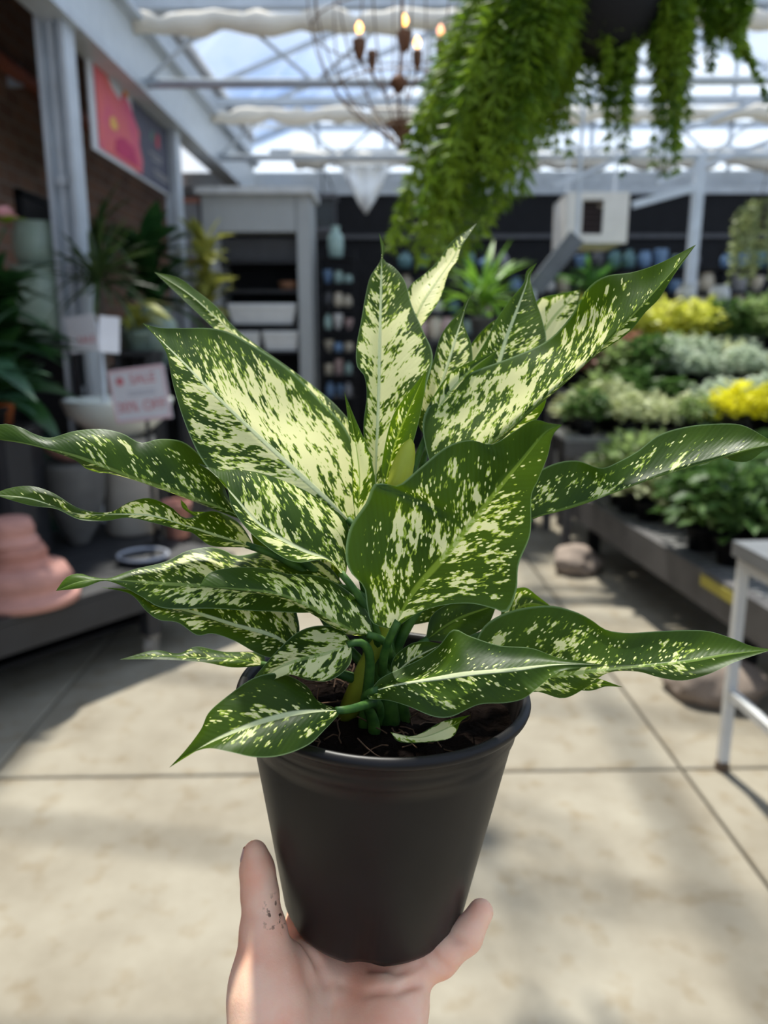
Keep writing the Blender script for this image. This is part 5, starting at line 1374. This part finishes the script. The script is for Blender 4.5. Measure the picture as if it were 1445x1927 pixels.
for ti, (y0_, y1_, z_, x0_, nm_) in enumerate(tiers):
    nr = (3, 3, 2)[ti]; step = (.27, .26, .26)[ti]
    for j in range(nr):
        y_ = y0_+.14+(y1_-y0_-.24)*j/max(1, nr-1); x_ = x0_+.15
        while x_ < 4.2:
            px, py = project(Vector((x_, y_, z_+.2)))
            if px < 1500:
                if ti == 0: k = 5 if px > 1335 and j == 0 else q.choice([3, 3, 6, 1, 6]) if px < 1300 else q.choice([3, 4])
                elif ti == 1: k = q.choice([2, 2, 2, 3]) if px < 1195 else q.choice([3, 4, 1]) if px < 1260 else q.choice([4, 4, 6])
                else: k = 0 if px < 1310 else q.choice([3, 1, 4])
                set_plant(k, (x_+q.uniform(-.04, .04), y_+q.uniform(-.03, .03), z_), q.uniform(.8, 1.4)*(.9, .95, 1.2)[ti], 'staging ' + nm_)
            x_ += step
for iu in range(13):
    for iv in range(10):
        u = .40+iu*.235; v_ = .18+iv*.26
        base = bpos(u+q.uniform(-.03, .03), v_+q.uniform(-.03, .03), BH-.006)
        px, py = project(base)
        if px > 1530 or u > BL-.14: continue
        if px < 1312 and py > 985: continue
        if u < 1.25 and v_ < .55: continue
        k = 1 if py > 930 and px > 1290 else q.choice([6, 6, 3, 6, 4])
        set_plant(k, base, q.uniform(.9, 1.25)*(1.12 if k == 1 else 1.25), 'low bench')
for k in SP:
    if not SP[k][1]:
        r_ = SP[k][0]
        for c_ in list(r_.children): bpy.data.objects.remove(c_)
        bpy.data.objects.remove(r_)

# spiky bright plant and blush pots seen between the leaves, on a dark stand beyond the aisle
ag = PY(905, 640, 6.3)
stand('display_plinth', 'dark plinth under the bright spiky plant beyond the aisle', ag.x, 6.3, ag.z, .9, .5)
leafy('bromeliad', 'bright green spiky plant on a dark plinth beyond the big leaves', 'potted plant', (ag.x, 6.3, ag.z), 40, .48, .028, .5, leaf_mat('bright_blade', (.11, .26, .02), (.24, .42, .05), .4, 14), .2, .18, M_stone, 0, (.1, 1.45), seed=12)
g2 = PY(1128, 600, 6.9)
leafy('bromeliad', 'green strappy plant below the white cooler box', 'potted plant', (g2.x, 7.25, 1.33), 30, .40, .028, .5, leaf_mat('mid_blade', (.05, .16, .03), (.12, .26, .05), .4, 14), .2, .18, M_terra, max(.05, PY(1128, 540, 7.25).z-1.33-.18), (.1, 1.45), seed=13)
for k, (px, mi) in enumerate(((792, 1), (820, 5), (845, 1))):
    p_ = PY(px, 600, 5.95); 
    small_pot(p_.x, 6.12+.02*k, ag.z, .105, .17, 'urn', mi, ('blush pink pot, leftmost of three beside the bright spiky plant', 'sand coloured pot, middle of three beside the bright spiky plant', 'blush pink pot nearest the bright spiky plant')[k], None)
for k, (px, py, col_, w) in enumerate(((1290, 556, 'white', 36), (1314, 574, 'sand', 32), (1352, 556, 'white', 36), (1343, 580, 'red', 30), (1266, 580, 'blush', 30))):
    Yk = (7.8, 8.05, 7.8, 8.05, 8.1)[k]; p_ = PY(px, py+18, Yk); s_ = Yk/F
    mm = {'white': small_m[0], 'sand': small_m[5], 'red': mat('red_glaze', (.42, .09, .05), .35), 'blush': small_m[1]}[col_]
    o = vessel('glazed_pot', '%s glazed pot near the steel pole on the right, %s' % (col_, ('left above', 'just right of the pole', 'right above the red one', 'below a white one', 'left of the pole')[k]), 'pot', (p_.x, Yk, p_.z), w*s_, w*.95*s_, 'urn', mm)
    MB().tube([(p_.x, Yk, 0), (p_.x, Yk, p_.z)], .02, 8).build('stem_post', M_black, o)
    o.children[0].location = -Vector(o.location)+Vector(o.location)

# ================================================================== WHITE CART AT THE RIGHT EDGE
c_foot = FL(1358, 1448); CHT = PY(1392, 1035, c_foot.y).z
cart = thing('white_cart', 'white framed cart with a grey deck at the right edge', 'cart', (c_foot.x+.45, c_foot.y-.25, 0))
cwid, cdep = .95, .62
M_cw = mat('white_steel', (.62, .62, .60), .45, 0, .06)
ang = math.radians(4); cu_, cv_ = Vector((math.cos(ang), math.sin(ang), 0)), Vector((math.sin(ang), -math.cos(ang), 0))
def cp(a, b, z): p_ = Vector((c_foot.x, c_foot.y, 0))+cu_*a+cv_*b; return Vector((p_.x, p_.y, z))
for a in (0, cwid):
    for b in (0, cdep):
        lg = MB().bar(cp(a, b, .03), cp(a, b, CHT-.03), .032, .032).build('leg', M_cw, cart)
        MB().lathe([(.022, 0), (.026, .005), (.022, .035), (.0005, .036)], cp(a, b, 0), 12).build('rubber_foot', mat('brown_rubber', (.12, .08, .05), .8), lg)
for z in (CHT-.05, .30):
    for a in (0, cwid): MB().bar(cp(a, 0, z), cp(a, cdep, z), .028, .03).build('rail', M_cw, cart)
    for b in (0, cdep):
        if z > .5: MB().bar(cp(0, b, z), cp(cwid, b, z), .028, .03).build('rail', M_cw, cart)
M_deck = mat('slate_deck', (.16, .165, .17), .4, 0, .08)
c = cp(cwid/2, cdep/2, CHT); MB().box(c, (cwid+.06, cdep+.06, .05), Matrix.Rotation(ang, 3, 'Z')).build('deck', M_deck, cart)
MB().tube([cp(.20, .1, CHT-.09), cp(.16, .12, CHT-.13), cp(.15, .13, CHT-.20), cp(.18, .14, CHT-.26)], .012, 8).build('hook', mat('tan_strap', (.42, .30, .18), .7), cart, True)
